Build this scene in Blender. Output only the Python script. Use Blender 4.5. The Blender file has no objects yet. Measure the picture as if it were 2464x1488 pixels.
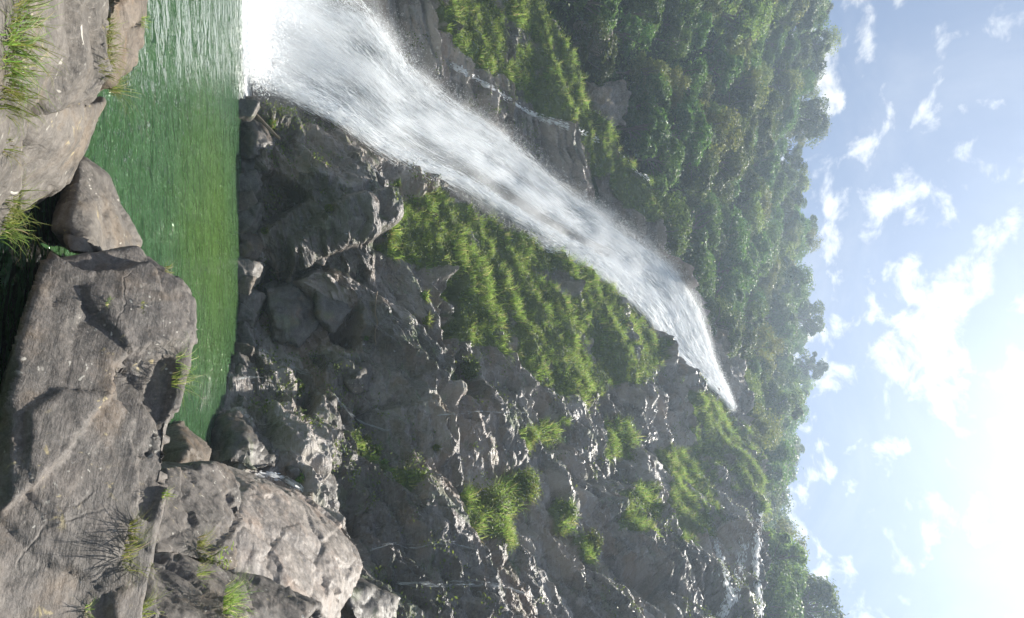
import bpy, math, random
import numpy as np
from mathutils import Vector, Matrix
from mathutils.bvhtree import BVHTree

sc = bpy.context.scene
col = sc.collection
random.seed(5)
R = math.radians

# ------------------------------------------------------------------ camera, sky, sun, exposure
PITCH, EYE, FOC = R(15.6), 4.0, 1601.6           # pixels of the 2464 x 1488 frame; the phone was held sideways
CF = np.array((0, math.cos(PITCH), math.sin(PITCH)))
CU = np.array((0, -math.sin(PITCH), math.cos(PITCH)))
cam_data = bpy.data.cameras.new('camera')
cam = bpy.data.objects.new('camera', cam_data); col.objects.link(cam)
cam_data.sensor_fit = 'HORIZONTAL'; cam_data.sensor_width = 36; cam_data.lens = 36 * FOC / 2464
cam_data.clip_start = .1; cam_data.clip_end = 4000
cam.matrix_world = Matrix(((CU[0], -1, -CF[0], 0), (CU[1], 0, -CF[1], 0), (CU[2], 0, -CF[2], EYE), (0, 0, 0, 1)))
sc.camera = cam
SUN_EL, SUN_AZ = R(70), R(33)                    # azimuth to the right of straight ahead
sun_dir = Vector((math.sin(SUN_AZ) * math.cos(SUN_EL), math.cos(SUN_AZ) * math.cos(SUN_EL), math.sin(SUN_EL)))
world = bpy.data.worlds.new('World'); sc.world = world; world.use_nodes = True
wn, wl = world.node_tree.nodes, world.node_tree.links
wn.clear()
sky = wn.new('ShaderNodeTexSky'); sky.sky_type = 'NISHITA'; sky.sun_disc = False
sky.sun_elevation = SUN_EL; sky.sun_rotation = SUN_AZ; sky.dust_density = 1.4; sky.air_density = 1.0; sky.ozone_density = 4.0
wb = wn.new('ShaderNodeBackground'); wb.inputs[1].default_value = .05
wl.new(sky.outputs[0], wb.inputs[0])
# broken altocumulus on a flat layer: direction divided by its height
tc = wn.new('ShaderNodeTexCoord'); sep = wn.new('ShaderNodeSeparateXYZ'); wl.new(tc.outputs['Generated'], sep.inputs[0])
def wmath(op, a, b=None, c=None, clamp=False):
    n = wn.new('ShaderNodeMath'); n.operation = op; n.use_clamp = clamp
    for i, v in enumerate((a, b, c)):
        if v is None: continue
        if isinstance(v, (int, float)): n.inputs[i].default_value = v
        else: wl.new(v, n.inputs[i])
    return n.outputs[0]
den = wmath('MAXIMUM', wmath('ADD', sep.outputs[2], .12), .05)
comb = wn.new('ShaderNodeCombineXYZ')
wl.new(wmath('DIVIDE', sep.outputs[0], den), comb.inputs[0]); wl.new(wmath('DIVIDE', sep.outputs[1], den), comb.inputs[1])
def wnoise(scale, detail, rough, dist, off):
    m = wn.new('ShaderNodeMapping'); m.inputs['Location'].default_value = off
    wl.new(comb.outputs[0], m.inputs[0])
    n = wn.new('ShaderNodeTexNoise'); n.inputs['Scale'].default_value = scale; n.inputs['Detail'].default_value = detail
    n.inputs['Roughness'].default_value = rough; n.inputs['Distortion'].default_value = dist
    wl.new(m.outputs[0], n.inputs[0]); return n.outputs[0]
def wramp(v, lo, hi):
    n = wn.new('ShaderNodeMapRange'); n.interpolation_type = 'SMOOTHSTEP'
    n.inputs[1].default_value = lo; n.inputs[2].default_value = hi; wl.new(v, n.inputs[0]); return n.outputs[0]
big = wnoise(3.0, 3, .5, .2, (3.1, 1.7, 0)); small = wnoise(15, 8, .56, .3, (.4, 7.2, 0)); veil = wnoise(2.2, 6, .6, .8, (9, 2, 0))
cl = wramp(wmath('ADD', wmath('MULTIPLY', big, .42), wmath('MULTIPLY', small, .72)), .57, .73)
cl = wmath('MAXIMUM', wmath('MULTIPLY', cl, .95), wmath('MULTIPLY', wramp(veil, .42, .8), .25))
cb = wn.new('ShaderNodeBackground'); cb.inputs[0].default_value = (1, 1, 1, 1); cb.inputs[1].default_value = .47
mx = wn.new('ShaderNodeMixShader'); wl.new(cl, mx.inputs[0]); wl.new(wb.outputs[0], mx.inputs[1]); wl.new(cb.outputs[0], mx.inputs[2])
wo = wn.new('ShaderNodeOutputWorld'); wl.new(mx.outputs[0], wo.inputs[0])
sl = bpy.data.lights.new('sun', 'SUN'); sl.energy = 5; sl.angle = R(.53); sl.color = (1, .94, .84)
so = bpy.data.objects.new('sun', sl); col.objects.link(so)
so.rotation_euler = (-sun_dir).to_track_quat('-Z', 'Y').to_euler(); so.location = sun_dir * 300
vs = sc.view_settings; vs.view_transform = 'Standard'; vs.look = 'None'; vs.exposure = 1.15; vs.gamma = 1; vs.use_curve_mapping = False
cy = sc.cycles
cy.use_denoising = True
cy.max_bounces = 10; cy.diffuse_bounces = 6; cy.glossy_bounces = 3; cy.transmission_bounces = 4
cy.transparent_max_bounces = 40; cy.volume_bounces = 4; cy.sample_clamp_indirect = 6
cy.use_adaptive_sampling = True; cy.adaptive_threshold = .015

# ------------------------------------------------------------------ geometry helpers
def ray(v, u):
    return CF + (v - 1232) / FOC * CU + np.array((1., 0, 0)) * (u - 744) / FOC
EYEP = np.array((0, 0, EYE))
def P(v, u, Y):                                   # the point Y metres ahead seen at photo column v, row u
    d = ray(v, u); return EYEP + d * (Y / d[1])
def PZ(v, u, Z):                                  # the point at height Z seen there
    d = ray(v, u); return EYEP + d * ((Z - EYE) / d[2])
def proj(p):
    q = np.asarray(p) - EYEP
    w = q @ CF
    return 1232 + FOC * (q @ CU) / w, 744 + FOC * q[..., 0] / w
def hash3(ix, iy, iz, seed):
    M = 0xFFFFFFFF
    h = (ix.astype(np.int64) * 374761393 + iy.astype(np.int64) * 668265263 + iz.astype(np.int64) * 2147483647 + seed * 144665) & M
    h = ((h ^ (h >> 13)) * 1274126177) & M
    h = ((h ^ (h >> 16)) * 2246822519) & M
    h = (h ^ (h >> 15)) & M
    return h.astype(np.float64) / M
def vnoise(p, seed=0):
    i = np.floor(p).astype(np.int64); f = p - i; f = f * f * f * (f * (f * 6 - 15) + 10)
    out = 0
    for dx in (0, 1):
        wx = f[:, 0] if dx else 1 - f[:, 0]
        for dy in (0, 1):
            wy = f[:, 1] if dy else 1 - f[:, 1]
            for dz in (0, 1):
                wz = f[:, 2] if dz else 1 - f[:, 2]
                out = out + wx * wy * wz * hash3(i[:, 0] + dx, i[:, 1] + dy, i[:, 2] + dz, seed)
    return out * 2 - 1
def fbm(p, octaves=4, seed=0, gain=.5):
    a, s, o = 1., 1., 0
    for k in range(octaves):
        o = o + a * vnoise(p * s + k * 17.3, seed + k); a *= gain; s *= 2.07
    return o
def facet(p, seed=0):
    """Fractured rock: nearest cell's offset, its tilt times the distance from its centre, and the gap to the next cell. p is Nx2 or Nx3."""
    dim = p.shape[1]
    if dim == 2: p = np.column_stack((p, np.zeros(len(p)) + .5))
    i = np.floor(p).astype(np.int64)
    n = len(p); b1 = np.full(n, 1e9); b2 = np.full(n, 1e9); off = np.zeros(n); til = np.zeros(n)
    for dx in (-1, 0, 1):
        for dy in (-1, 0, 1):
            for dz in ((-1, 0, 1) if dim == 3 else (0,)):
                cx, cy_, cz = i[:, 0] + dx, i[:, 1] + dy, i[:, 2] + dz
                jx = cx + hash3(cx, cy_, cz, seed + 1); jy = cy_ + hash3(cx, cy_, cz, seed + 2)
                jz = cz + (hash3(cx, cy_, cz, seed + 3) if dim == 3 else .5)
                ex, ey, ez = p[:, 0] - jx, p[:, 1] - jy, p[:, 2] - jz
                d = np.sqrt(ex * ex + ey * ey + ez * ez)
                new = d < b1
                b2 = np.where(new, b1, np.minimum(b2, d)); b1 = np.where(new, d, b1)
                o = hash3(cx, cy_, cz, seed + 4) - .5
                t = (hash3(cx, cy_, cz, seed + 5) - .5) * ex + (hash3(cx, cy_, cz, seed + 6) - .5) * ey
                if dim == 3: t = t + (hash3(cx, cy_, cz, seed + 7) - .5) * ez
                off = np.where(new, o, off); til = np.where(new, t * 2, til)
    return off, til, b2 - b1
def blocks(p, seed=0, top=.5, tilt=.5, side=2.2):
    """Angular blocks, each a tilted flat top with bevelled sides; the highest one wins. p is Nx2 in cells."""
    i = np.floor(p).astype(np.int64); h = np.full(len(p), -1.)
    z0 = np.zeros(len(p), np.int64)
    for dx in (-1, 0, 1):
        for dy in (-1, 0, 1):
            cx, cy_ = i[:, 0] + dx, i[:, 1] + dy
            H = lambda k: hash3(cx, cy_, z0, seed + k)
            ex = p[:, 0] - cx - .5 - (H(1) - .5) * .8; ey = p[:, 1] - cy_ - .5 - (H(2) - .5) * .8
            a = (H(3) - .5) * 1.5; ca_, sa_ = np.cos(a), np.sin(a); rx, ry = ex * ca_ + ey * sa_, -ex * sa_ + ey * ca_
            sk = (H(4) - .5) * .9
            lin = np.maximum(np.maximum(np.abs(rx + sk * ry) / (.55 + .5 * H(5)), np.abs(ry) / (.5 + .45 * H(6))), np.abs(rx * .7 - ry * .7) / (.55 + .5 * H(10)))
            hi = top * (H(7) - .3) + tilt * ((H(8) - .5) * ex + (H(9) - .5) * ey) * 2
            h = np.maximum(h, np.minimum(hi, side * (1 - lin) - .25))
    return np.maximum(h, -.6)
def inpoly(x, y, poly):
    c = np.zeros(x.shape, bool); n = len(poly)
    for k in range(n):
        x0, y0 = poly[k]; x1, y1 = poly[(k + 1) % n]
        if y0 == y1: continue
        c ^= ((y0 > y) != (y1 > y)) & (x < (x1 - x0) * (y - y0) / (y1 - y0) + x0)
    return c
class TPS:
    def __init__(s, a, val, lam=.02):
        s.a = np.asarray(a, float); n = len(s.a)
        d = np.linalg.norm(s.a[:, None] - s.a[None], axis=2)
        K = s.k(d) + lam * np.eye(n); Q = np.column_stack((np.ones(n), s.a))
        A = np.block([[K, Q], [Q.T, np.zeros((3, 3))]])
        s.w = np.linalg.solve(A, np.concatenate((val, np.zeros(3))))
    @staticmethod
    def k(d): return np.where(d > 1e-9, d * d * np.log(d + 1e-12), 0)
    def __call__(s, q):
        out = np.empty(len(q))
        for k in range(0, len(q), 40000):
            c = q[k:k + 40000]
            d = np.linalg.norm(c[:, None] - s.a[None], axis=2)
            out[k:k + 40000] = s.k(d) @ s.w[:-3] + s.w[-3] + c @ s.w[-2:]
        return out
def np_mesh(name, V, F, mat=None, smooth=False):
    V = np.ascontiguousarray(V, np.float32); F = np.ascontiguousarray(F, np.int32)
    me = bpy.data.meshes.new(name); n = F.shape[1]
    me.vertices.add(len(V)); me.vertices.foreach_set('co', V.ravel())
    me.loops.add(F.size); me.loops.foreach_set('vertex_index', F.ravel())
    me.polygons.add(len(F)); me.polygons.foreach_set('loop_start', np.arange(0, F.size, n, dtype=np.int32))
    me.polygons.foreach_set('loop_total', np.full(len(F), n, np.int32))
    me.polygons.foreach_set('use_smooth', np.full(len(F), smooth))
    me.update(calc_edges=True); me.validate()
    if mat: me.materials.append(mat)
    return me
def link(name, me, parent=None, loc=(0, 0, 0), **props):
    o = bpy.data.objects.new(name, me); col.objects.link(o); o.location = loc
    if parent is not None: o.parent = parent
    for k, v in props.items():
        if v: o[k] = v
    return o
def obj(name, V, F, mat, parent=None, base=None, smooth=False, **props):
    """One mesh object; V in world space, base = its origin (a child is given relative to its parent's origin)."""
    V = np.asarray(V, float)
    if base is None: base = np.array((0, 0, 0.)) if parent is None else np.array(parent.location)
    base = np.asarray(base, float)
    me = np_mesh(name, V - base, F, mat, smooth)
    if parent is not None: return link(name, me, parent, tuple(base - np.array(parent.location)), **props)
    return link(name, me, None, tuple(base), **props)
def empty(name, loc, **props):
    return link(name, None, None, tuple(loc), **props)
def attr(me, name, vals):
    a = me.attributes.new(name, 'FLOAT', 'POINT'); a.data.foreach_set('value', np.ascontiguousarray(vals, np.float32))
def outward(o):
    import bmesh
    bm = bmesh.new(); bm.from_mesh(o.data); bmesh.ops.recalc_face_normals(bm, faces=bm.faces[:])
    if bm.calc_volume(signed=True) < 0: bmesh.ops.reverse_faces(bm, faces=bm.faces[:])
    bm.to_mesh(o.data); bm.free()
def tube(pts, radii, n=6):
    pts = np.asarray(pts, float); V = []; F = []
    for k, p in enumerate(pts):
        t = pts[min(k + 1, len(pts) - 1)] - pts[max(k - 1, 0)]; t = t / (np.linalg.norm(t) + 1e-9)
        a = np.cross(t, (0.31, .2, .93)); a /= np.linalg.norm(a) + 1e-9; b = np.cross(t, a)
        for j in range(n):
            th = 2 * math.pi * j / n; V.append(p + radii[k] * (math.cos(th) * a + math.sin(th) * b))
    for k in range(len(pts) - 1):
        for j in range(n):
            F.append((k * n + j, k * n + (j + 1) % n, (k + 1) * n + (j + 1) % n, (k + 1) * n + j))
    return np.array(V), np.array(F)
def merge(parts):
    V, F, o = [], [], 0
    for v, f in parts:
        V.append(v); F.append(np.asarray(f) + o); o += len(v)
    return np.concatenate(V), np.concatenate(F)
def spline(pts, n):
    pts = np.asarray(pts, float); s = np.linspace(0, len(pts) - 1, n); out = []
    for t in s:
        i = min(int(t), len(pts) - 2); f = t - i
        p0, p1, p2, p3 = pts[max(i - 1, 0)], pts[i], pts[i + 1], pts[min(i + 2, len(pts) - 1)]
        out.append(.5 * (2 * p1 + (p2 - p0) * f + (2 * p0 - 5 * p1 + 4 * p2 - p3) * f * f + (3 * p1 - p0 - 3 * p2 + p3) * f ** 3))
    return np.array(out)

# ------------------------------------------------------------------ materials
class NT:
    def __init__(s, name):
        s.m = bpy.data.materials.new(name); s.m.use_nodes = True; s.t = s.m.node_tree; s.n = s.t.nodes; s.l = s.t.links; s.n.clear()
        s.out = s.n.new('ShaderNodeOutputMaterial')
    def new(s, kind, **kw):
        n = s.n.new('ShaderNode' + kind)
        for k, v in kw.items(): setattr(n, k, v)
        return n
    def set(s, n, i, v):
        if isinstance(v, bpy.types.NodeSocket): s.l.new(v, n.inputs[i])
        else: n.inputs[i].default_value = v
    def coord(s, which='Object'):
        return s.new('TexCoord').outputs[which]
    def mapping(s, v, scale=(1, 1, 1), rot=(0, 0, 0), loc=(0, 0, 0)):
        n = s.new('Mapping'); s.l.new(v, n.inputs[0]); n.inputs['Scale'].default_value = scale
        n.inputs['Rotation'].default_value = rot; n.inputs['Location'].default_value = loc; return n.outputs[0]
    def noise(s, v, scale, detail=4, rough=.55, dist=0):
        n = s.new('TexNoise'); s.l.new(v, n.inputs['Vector']); n.inputs['Scale'].default_value = scale
        n.inputs['Detail'].default_value = detail; n.inputs['Roughness'].default_value = rough; n.inputs['Distortion'].default_value = dist
        return n.outputs[0]
    def vor(s, v, scale, feature='F1', out=0):
        n = s.new('TexVoronoi'); n.feature = feature; s.l.new(v, n.inputs['Vector']); n.inputs['Scale'].default_value = scale
        return n.outputs[out]
    def math(s, op, a, b=0., clamp=False):
        n = s.new('Math', operation=op, use_clamp=clamp); s.set(n, 0, a); s.set(n, 1, b); return n.outputs[0]
    def ramp(s, v, lo, hi, a=0., b=1.):
        n = s.new('MapRange', interpolation_type='SMOOTHSTEP'); s.set(n, 0, v)
        for i, x in ((1, lo), (2, hi), (3, a), (4, b)): n.inputs[i].default_value = x
        return n.outputs[0]
    def mix(s, f, a, b):
        n = s.new('Mix', data_type='RGBA'); s.set(n, 0, f)
        for i, x in ((6, a), (7, b)):
            s.set(n, i, (*x, 1) if isinstance(x, tuple) else x)
        return n.outputs[2]
    def bump(s, h, strength, dist, normal=None):
        n = s.new('Bump'); s.set(n, 'Height', h); n.inputs['Strength'].default_value = strength; n.inputs['Distance'].default_value = dist
        if normal is not None: s.l.new(normal, n.inputs['Normal'])
        return n.outputs[0]
    def attr(s, name):
        return s.new('Attribute', attribute_name=name).outputs['Fac']
    def bsdf(s, color, rough=.6, normal=None, spec=.5, **kw):
        n = s.new('BsdfPrincipled'); s.set(n, 'Base Color', (*color, 1) if isinstance(color, tuple) else color)
        s.set(n, 'Roughness', rough); s.set(n, 'Specular IOR Level', spec)
        if normal is not None: s.l.new(normal, n.inputs['Normal'])
        for k, v in kw.items(): s.set(n, k, v)
        return n.outputs[0]
    def done(s, sh, slot=0):
        s.l.new(sh, s.out.inputs[slot]); return s.m

def rock_mat(name, dark, light, warm, lichen=.5, rough=(.5, .8), k=1., moss=0., spec=.35, cover=None, crack=.16, bumpy=.55):
    t = NT(name); c = t.coord()
    big = t.noise(c, .35 * k, 5, .6, .4); med = t.noise(c, 2.2 * k, 8, .65, .3); fine = t.noise(c, 14 * k, 8, .7)
    colr = t.mix(t.ramp(t.math('ADD', t.math('MULTIPLY', big, .5), t.math('MULTIPLY', med, .5)), .36, .64), dark, light)
    colr = t.mix(t.ramp(t.noise(c, .9 * k, 5, .6, .6), .5, .72, 0, .75), colr, warm)
    colr = t.mix(t.math('MULTIPLY', t.ramp(fine, .45, .75), .5), colr, tuple(x * 1.7 for x in light))
    colr = t.mix(t.math('MULTIPLY', t.ramp(fine, .5, .25), .6), colr, tuple(x * .45 for x in dark))
    grit = t.noise(c, 45 * k, 5, .7); colr = t.mix(t.math('MULTIPLY', t.ramp(grit, .52, .8), .4), colr, tuple(x * 1.8 for x in light))
    colr = t.mix(t.math('MULTIPLY', t.ramp(grit, .48, .25), .5), colr, tuple(x * .4 for x in dark))
    # grain that runs with the bedding
    bed = t.noise(t.mapping(c, (1.2, 1.2, 9), (R(24), R(-18), 0)), 1.4 * k, 7, .65, .3)
    colr = t.mix(t.ramp(bed, .4, .72, .0, .3), colr, tuple(x * .55 for x in dark))
    # joints
    wob = t.new('VectorMath', operation='ADD'); t.l.new(c, wob.inputs[0])
    wv = t.new('TexNoise'); t.l.new(c, wv.inputs['Vector']); wv.inputs['Scale'].default_value = 1.1 * k; wv.inputs['Detail'].default_value = 4
    sc_ = t.new('VectorMath', operation='SCALE'); t.l.new(wv.outputs[1], sc_.inputs[0]); sc_.inputs['Scale'].default_value = .9 / k
    t.l.new(sc_.outputs[0], wob.inputs[1])
    cr = t.vor(t.mapping(wob.outputs[0], (1, .45, 1.6), (R(20), R(14), R(25))), .42 * k, 'DISTANCE_TO_EDGE')
    crm = t.math('MULTIPLY', t.ramp(cr, .0, .016, 1, 0), t.ramp(t.noise(c, .6 * k, 2), .5, .6))
    colr = t.mix(t.math('MULTIPLY', crm, crack), colr, tuple(x * .25 for x in dark))
    if lichen:
        sp = t.ramp(t.math('ADD', t.vor(t.mapping(wob.outputs[0], (1, 1, 1)), 9 * k), t.math('MULTIPLY', fine, -.32)), -.02, .06, 1, 0)
        sp = t.math('MULTIPLY', sp, t.ramp(t.noise(c, 1.3 * k, 4, .6), .5, .66))
        colr = t.mix(t.math('MULTIPLY', sp, lichen), colr, (.52, .5, .44))
        sp2 = t.math('MULTIPLY', t.ramp(t.noise(c, 5.5 * k, 6, .6, .6), .6, .68), t.ramp(t.noise(c, .8 * k, 3), .52, .62))
        colr = t.mix(t.math('MULTIPLY', sp2, lichen), colr, (.36, .3, .17))
    ro = t.ramp(med, .3, .7, rough[0], rough[1])
    if moss:
        nrm = t.new('NewGeometry').outputs['Normal']; sp_ = t.new('SeparateXYZ'); t.l.new(nrm, sp_.inputs[0])
        mm = t.math('MULTIPLY', t.ramp(t.noise(c, .55, 6, .65, .5), .5, .6), t.ramp(sp_.outputs[2], -.1, .5))
        colr = t.mix(t.math('MULTIPLY', mm, moss), colr, t.mix(fine, (.03, .06, .012), (.1, .15, .03)))
        ro = t.math('MAXIMUM', ro, t.math('MULTIPLY', mm, .9 * moss))
    if cover:
        zz = t.new('SeparateXYZ'); t.l.new(c, zz.inputs[0])
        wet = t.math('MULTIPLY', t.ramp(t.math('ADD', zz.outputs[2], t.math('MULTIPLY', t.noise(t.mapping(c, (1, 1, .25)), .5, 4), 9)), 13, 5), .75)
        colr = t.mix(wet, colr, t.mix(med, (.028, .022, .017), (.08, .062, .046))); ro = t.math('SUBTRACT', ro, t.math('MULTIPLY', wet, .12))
        tn = t.attr('tone'); colr = t.mix(t.ramp(tn, .45, 1, 0, .7), colr, tuple(x * 1.8 for x in light)); colr = t.mix(t.ramp(tn, .5, 0, 0, .6), colr, tuple(x * .5 for x in dark))
        colr = t.mix(t.ramp(t.attr('tone2'), .62, .95, 0, .55), colr, warm)
        cv = t.attr(cover)
        colr = t.mix(t.math('MULTIPLY', cv, .85), colr, t.mix(med, (.045, .085, .018), (.12, .16, .035)))
        ro = t.math('MAXIMUM', ro, t.math('MULTIPLY', cv, .9))
    h = t.math('ADD', t.math('MULTIPLY', med, .5), t.math('MULTIPLY', fine, .22))
    h = t.math('ADD', h, t.math('MULTIPLY', bed, .35)); h = t.math('SUBTRACT', h, t.math('MULTIPLY', crm, .12))
    return t.done(t.bsdf(colr, ro, t.bump(h, 1. if cover else bumpy, .13 / k), spec))

def leaf_mat(name, a, b, trans=.45, gloss=.35, dry=None):
    t = NT(name)
    rnd = t.new('NewGeometry').outputs['Random Per Island']
    orn = t.new('ObjectInfo').outputs['Random']
    colr = t.mix(rnd, a, b)
    if dry: colr = t.mix(t.ramp(rnd, .72, .95), colr, dry)
    hsv = t.new('HueSaturation'); t.l.new(colr, hsv.inputs['Color'])
    t.l.new(t.ramp(orn, 0, 1, .47, .525), hsv.inputs['Hue']); t.l.new(t.ramp(orn, 0, 1, .7, 1.25), hsv.inputs['Value'])
    p = t.bsdf(hsv.outputs[0], .5, None, gloss)
    tr = t.new('BsdfTranslucent')
    bright = t.new('HueSaturation'); t.l.new(hsv.outputs[0], bright.inputs['Color']); bright.inputs['Value'].default_value = 1.5; bright.inputs['Hue'].default_value = .49
    t.l.new(bright.outputs[0], tr.inputs[0])
    mxs = t.new('MixShader'); mxs.inputs[0].default_value = trans; t.l.new(p, mxs.inputs[1]); t.l.new(tr.outputs[0], mxs.inputs[2])
    return t.done(mxs.outputs[0])

M = {}
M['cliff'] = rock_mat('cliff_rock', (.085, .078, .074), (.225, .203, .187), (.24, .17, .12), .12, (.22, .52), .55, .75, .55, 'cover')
M['shore'] = rock_mat('shore_rock', (.05, .046, .043), (.15, .135, .12), (.17, .11, .07), .15, (.35, .65), 1, .35, .45)
M['slab'] = rock_mat('slab_rock', (.07, .064, .058), (.16, .142, .128), (.18, .135, .095), .8, (.5, .8), 1, 0, .35)
M['tan'] = rock_mat('tan_rock', (.07, .058, .047), (.16, .132, .105), (.16, .1, .055), .4, (.45, .75), 1.2, 0, .35)
M['pale'] = rock_mat('pale_rock', (.07, .063, .056), (.16, .145, .128), (.17, .13, .09), .8, (.55, .85), 1, 0, .3)
M['bright'] = rock_mat('bright_boulder', (.13, .115, .105), (.29, .255, .225), (.3, .22, .17), .3, (.4, .7), .9, .0, .45)
M['crag'] = rock_mat('crag_rock', (.15, .13, .11), (.33, .29, .25), (.3, .22, .15), .2, (.6, .85), .5, .3, .3)
M['leaf'] = leaf_mat('tree_leaves', (.036, .084, .017), (.105, .165, .032), .45, .3)
M['leaf_pale'] = leaf_mat('pale_tree_leaves', (.085, .14, .032), (.2, .24, .06), .45, .35)
M['grass'] = leaf_mat('grass_blades', (.115, .19, .032), (.24, .295, .066), .55, .3, (.3, .26, .12))
M['tuft'] = leaf_mat('tuft_blades', (.085, .15, .025), (.2, .25, .05), .5, .35, (.34, .3, .16))
M['shrub'] = leaf_mat('shrub_leaves', (.06, .13, .02), (.16, .23, .04), .5, .35)
t = NT('bark'); c = t.coord(); M['bark'] = t.done(t.bsdf(t.mix(t.noise(c, 3, 6), (.05, .04, .03), (.2, .17, .14)), .85))
t = NT('driftwood'); c = t.coord(); M['wood'] = t.done(t.bsdf(t.mix(t.noise(t.mapping(c, (1, 1, 8)), 2, 6), (.1, .07, .045), (.3, .23, .16)), .7))
t = NT('forest_floor'); c = t.coord(); M['floor'] = t.done(t.bsdf(t.mix(t.noise(c, .4, 8, .7), (.014, .026, .009), (.045, .06, .02)), .95, t.bump(t.noise(c, .8, 8, .7), 1, 1.2), .1))

# ------------------------------------------------------------------ the cliff: distance ahead as a function of bearing (x / y) and height
# (photo column, photo row, metres ahead)
CP = [
 # shore line
 (622, 0, 41.5), (620, 100, 41), (606, 200, 38.6), (582, 260, 36), (580, 400, 35.3), (580, 520, 35.3), (578, 650, 35.6), (578, 800, 34.8), (562, 930, 31.8), (540, 1010, 29), (515, 1090, 26.3),
 (500, 1200, 24), (480, 1350, 22), (470, 1488, 21),
 # lower wall
 (720, 330, 37.2), (720, 450, 36.2), (700, 600, 36.2), (640, 680, 37.2), (720, 760, 36), (720, 880, 34), (720, 980, 31), (720, 1080, 28.5), (720, 1200, 26.4), (720, 1350, 24.2), (720, 1500, 22.8),
 (850, 400, 38.6), (850, 520, 36.9), (850, 640, 37), (850, 760, 36.6), (850, 900, 34.6), (850, 1040, 31.5), (850, 1180, 29), (850, 1350, 26), (850, 1500, 24),
 # grassy shoulder and its crest
 (960, 480, 41), (960, 560, 39), (960, 700, 38), (960, 850, 37.2), (1080, 560, 43.2), (1080, 650, 41.2), (1080, 780, 39.4), (1200, 580, 46.4), (1200, 700, 44), (1200, 850, 41.5), (1330, 625, 49.8), (1330, 750, 47.5), (1330, 900, 44.5),
 (1440, 680, 53), (1440, 800, 51), (1440, 940, 47.5), (1550, 790, 56.5), (1560, 900, 53.5), (1660, 910, 58.5), (1740, 1000, 60),
 # right wall with its ledges
 (980, 1000, 34.6), (980, 1150, 31), (980, 1320, 28), (980, 1488, 25.6), (1120, 1000, 37.3), (1120, 1150, 33.4), (1120, 1320, 30), (1120, 1488, 27.3),
 (1260, 1000, 40.6), (1260, 1150, 36.8), (1260, 1320, 32.6), (1260, 1488, 29.4), (1400, 1020, 44.6), (1400, 1150, 40.8), (1400, 1320, 35.6), (1400, 1488, 31.6),
 (1550, 1050, 49.3), (1550, 1180, 45.5), (1550, 1330, 39.4), (1550, 1488, 34.3), (1700, 1080, 55), (1700, 1200, 49.5), (1700, 1340, 42.5), (1700, 1488, 37), (1830, 1100, 58.5), (1830, 1220, 53), (1830, 1350, 46), (1830, 1488, 39.6),
 # gully behind the fall
 (700, 150, 42.6), (800, 90, 43.5), (820, 210, 43), (1000, 280, 46.4), (1120, 350, 49.2), (1250, 440, 52.6), (1380, 530, 55.6), (1500, 620, 58.4), (1600, 720, 61), (1690, 830, 63), (1760, 940, 65),
 # left slope
 (900, 0, 43.5), (1000, 60, 45.2), (1100, 120, 47.4), (1100, 0, 47), (1200, 200, 50), (1250, 60, 51), (1290, -60, 52), (1330, 260, 53), (1400, 180, 54.5), (1450, 380, 56), (1550, 480, 58.6), (1600, 600, 60.6), (1000, -120, 45), (700, -120, 41.5), (1200, -200, 49.5),
 (1680, 720, 63), (1780, 850, 66.5),
]
cp = np.array([P(*c_) for c_ in CP]); cpt = cp[:, 0] / cp[:, 1]
S_T = 45.
depth = TPS(np.column_stack((cpt * S_T, cp[:, 2])), cp[:, 1], .6)
OUT = [(1180, -300, 50), (1270, -60, 52), (1290, 0, 52.5), (1335, 60, 53), (1385, 140, 54), (1425, 230, 55), (1490, 330, 56.5), (1552, 410, 58), (1578, 500, 58.8), (1592, 580, 60), (1640, 650, 62), (1680, 720, 63.5), (1705, 790, 65), (1745, 860, 66), (1770, 910, 66.5), (1800, 960, 66), (1808, 1040, 62), (1825, 1120, 58), (1832, 1220, 53), (1836, 1350, 46), (1836, 1488, 39.6), (1838, 1650, 35), (1840, 1900, 30)]
op = np.array([P(*o_) for o_ in OUT]); opt_ = op[:, 0] / op[:, 1]
NTc, NZ = 620, 640
tt = np.linspace(-.72, .86, NTc)
ztop = np.interp(tt, opt_, op[:, 2]) + .5 * fbm(np.column_stack((tt * 60, tt * 0, tt * 0)), 4, 3)
rows = np.linspace(-1.5, 0, 6)[:-1].tolist()
W = np.linspace(0, 1, NZ)
T = np.repeat(tt[:, None], NZ, 1); ZT = np.repeat(ztop[:, None], NZ, 1)
Zs = -1.6 + (ZT + 1.6) * W[None]
q = np.column_stack((T.ravel() * S_T, Zs.ravel()))
Y0 = depth(q).reshape(NTc, NZ)
base = np.stack((T * Y0, Y0, Zs), 2)
def grid_normals(G):
    a = np.gradient(G, axis=0); b = np.gradient(G, axis=1); n = np.cross(a, b); n /= np.linalg.norm(n, axis=2, keepdims=True) + 1e-9
    n[n[..., 1] > 0] *= 1
    return n
N0 = grid_normals(base); N0 = np.where((N0[..., 1:2] > 0), -N0, N0)
pv, pu = proj(base)
flat = base.reshape(-1, 3)
arc = np.column_stack((flat[:, 0] * .8 - flat[:, 1] * .6, flat[:, 2]))
wob = np.column_stack((fbm(flat * .16, 3, 11), fbm(flat * .16 + 9, 3, 12)))
ca, sa = math.cos(R(22)), math.sin(R(22))
bed = np.column_stack((arc[:, 0] * ca + arc[:, 1] * sa, -arc[:, 0] * sa + arc[:, 1] * ca)) + wob * .35
b1 = blocks(bed * np.array((.1, .17)), 21, .75, .75, 1.6); b2 = blocks(bed * np.array((.26, .44)) + 3.3, 31, .7, .7, 2.0)
b3 = blocks(bed * np.array((.75, 1.3)) + 7.7, 41, .7, .7, 2.2); b4 = blocks(bed * np.array((2., 3.8)) + 1.7, 51)
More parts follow.
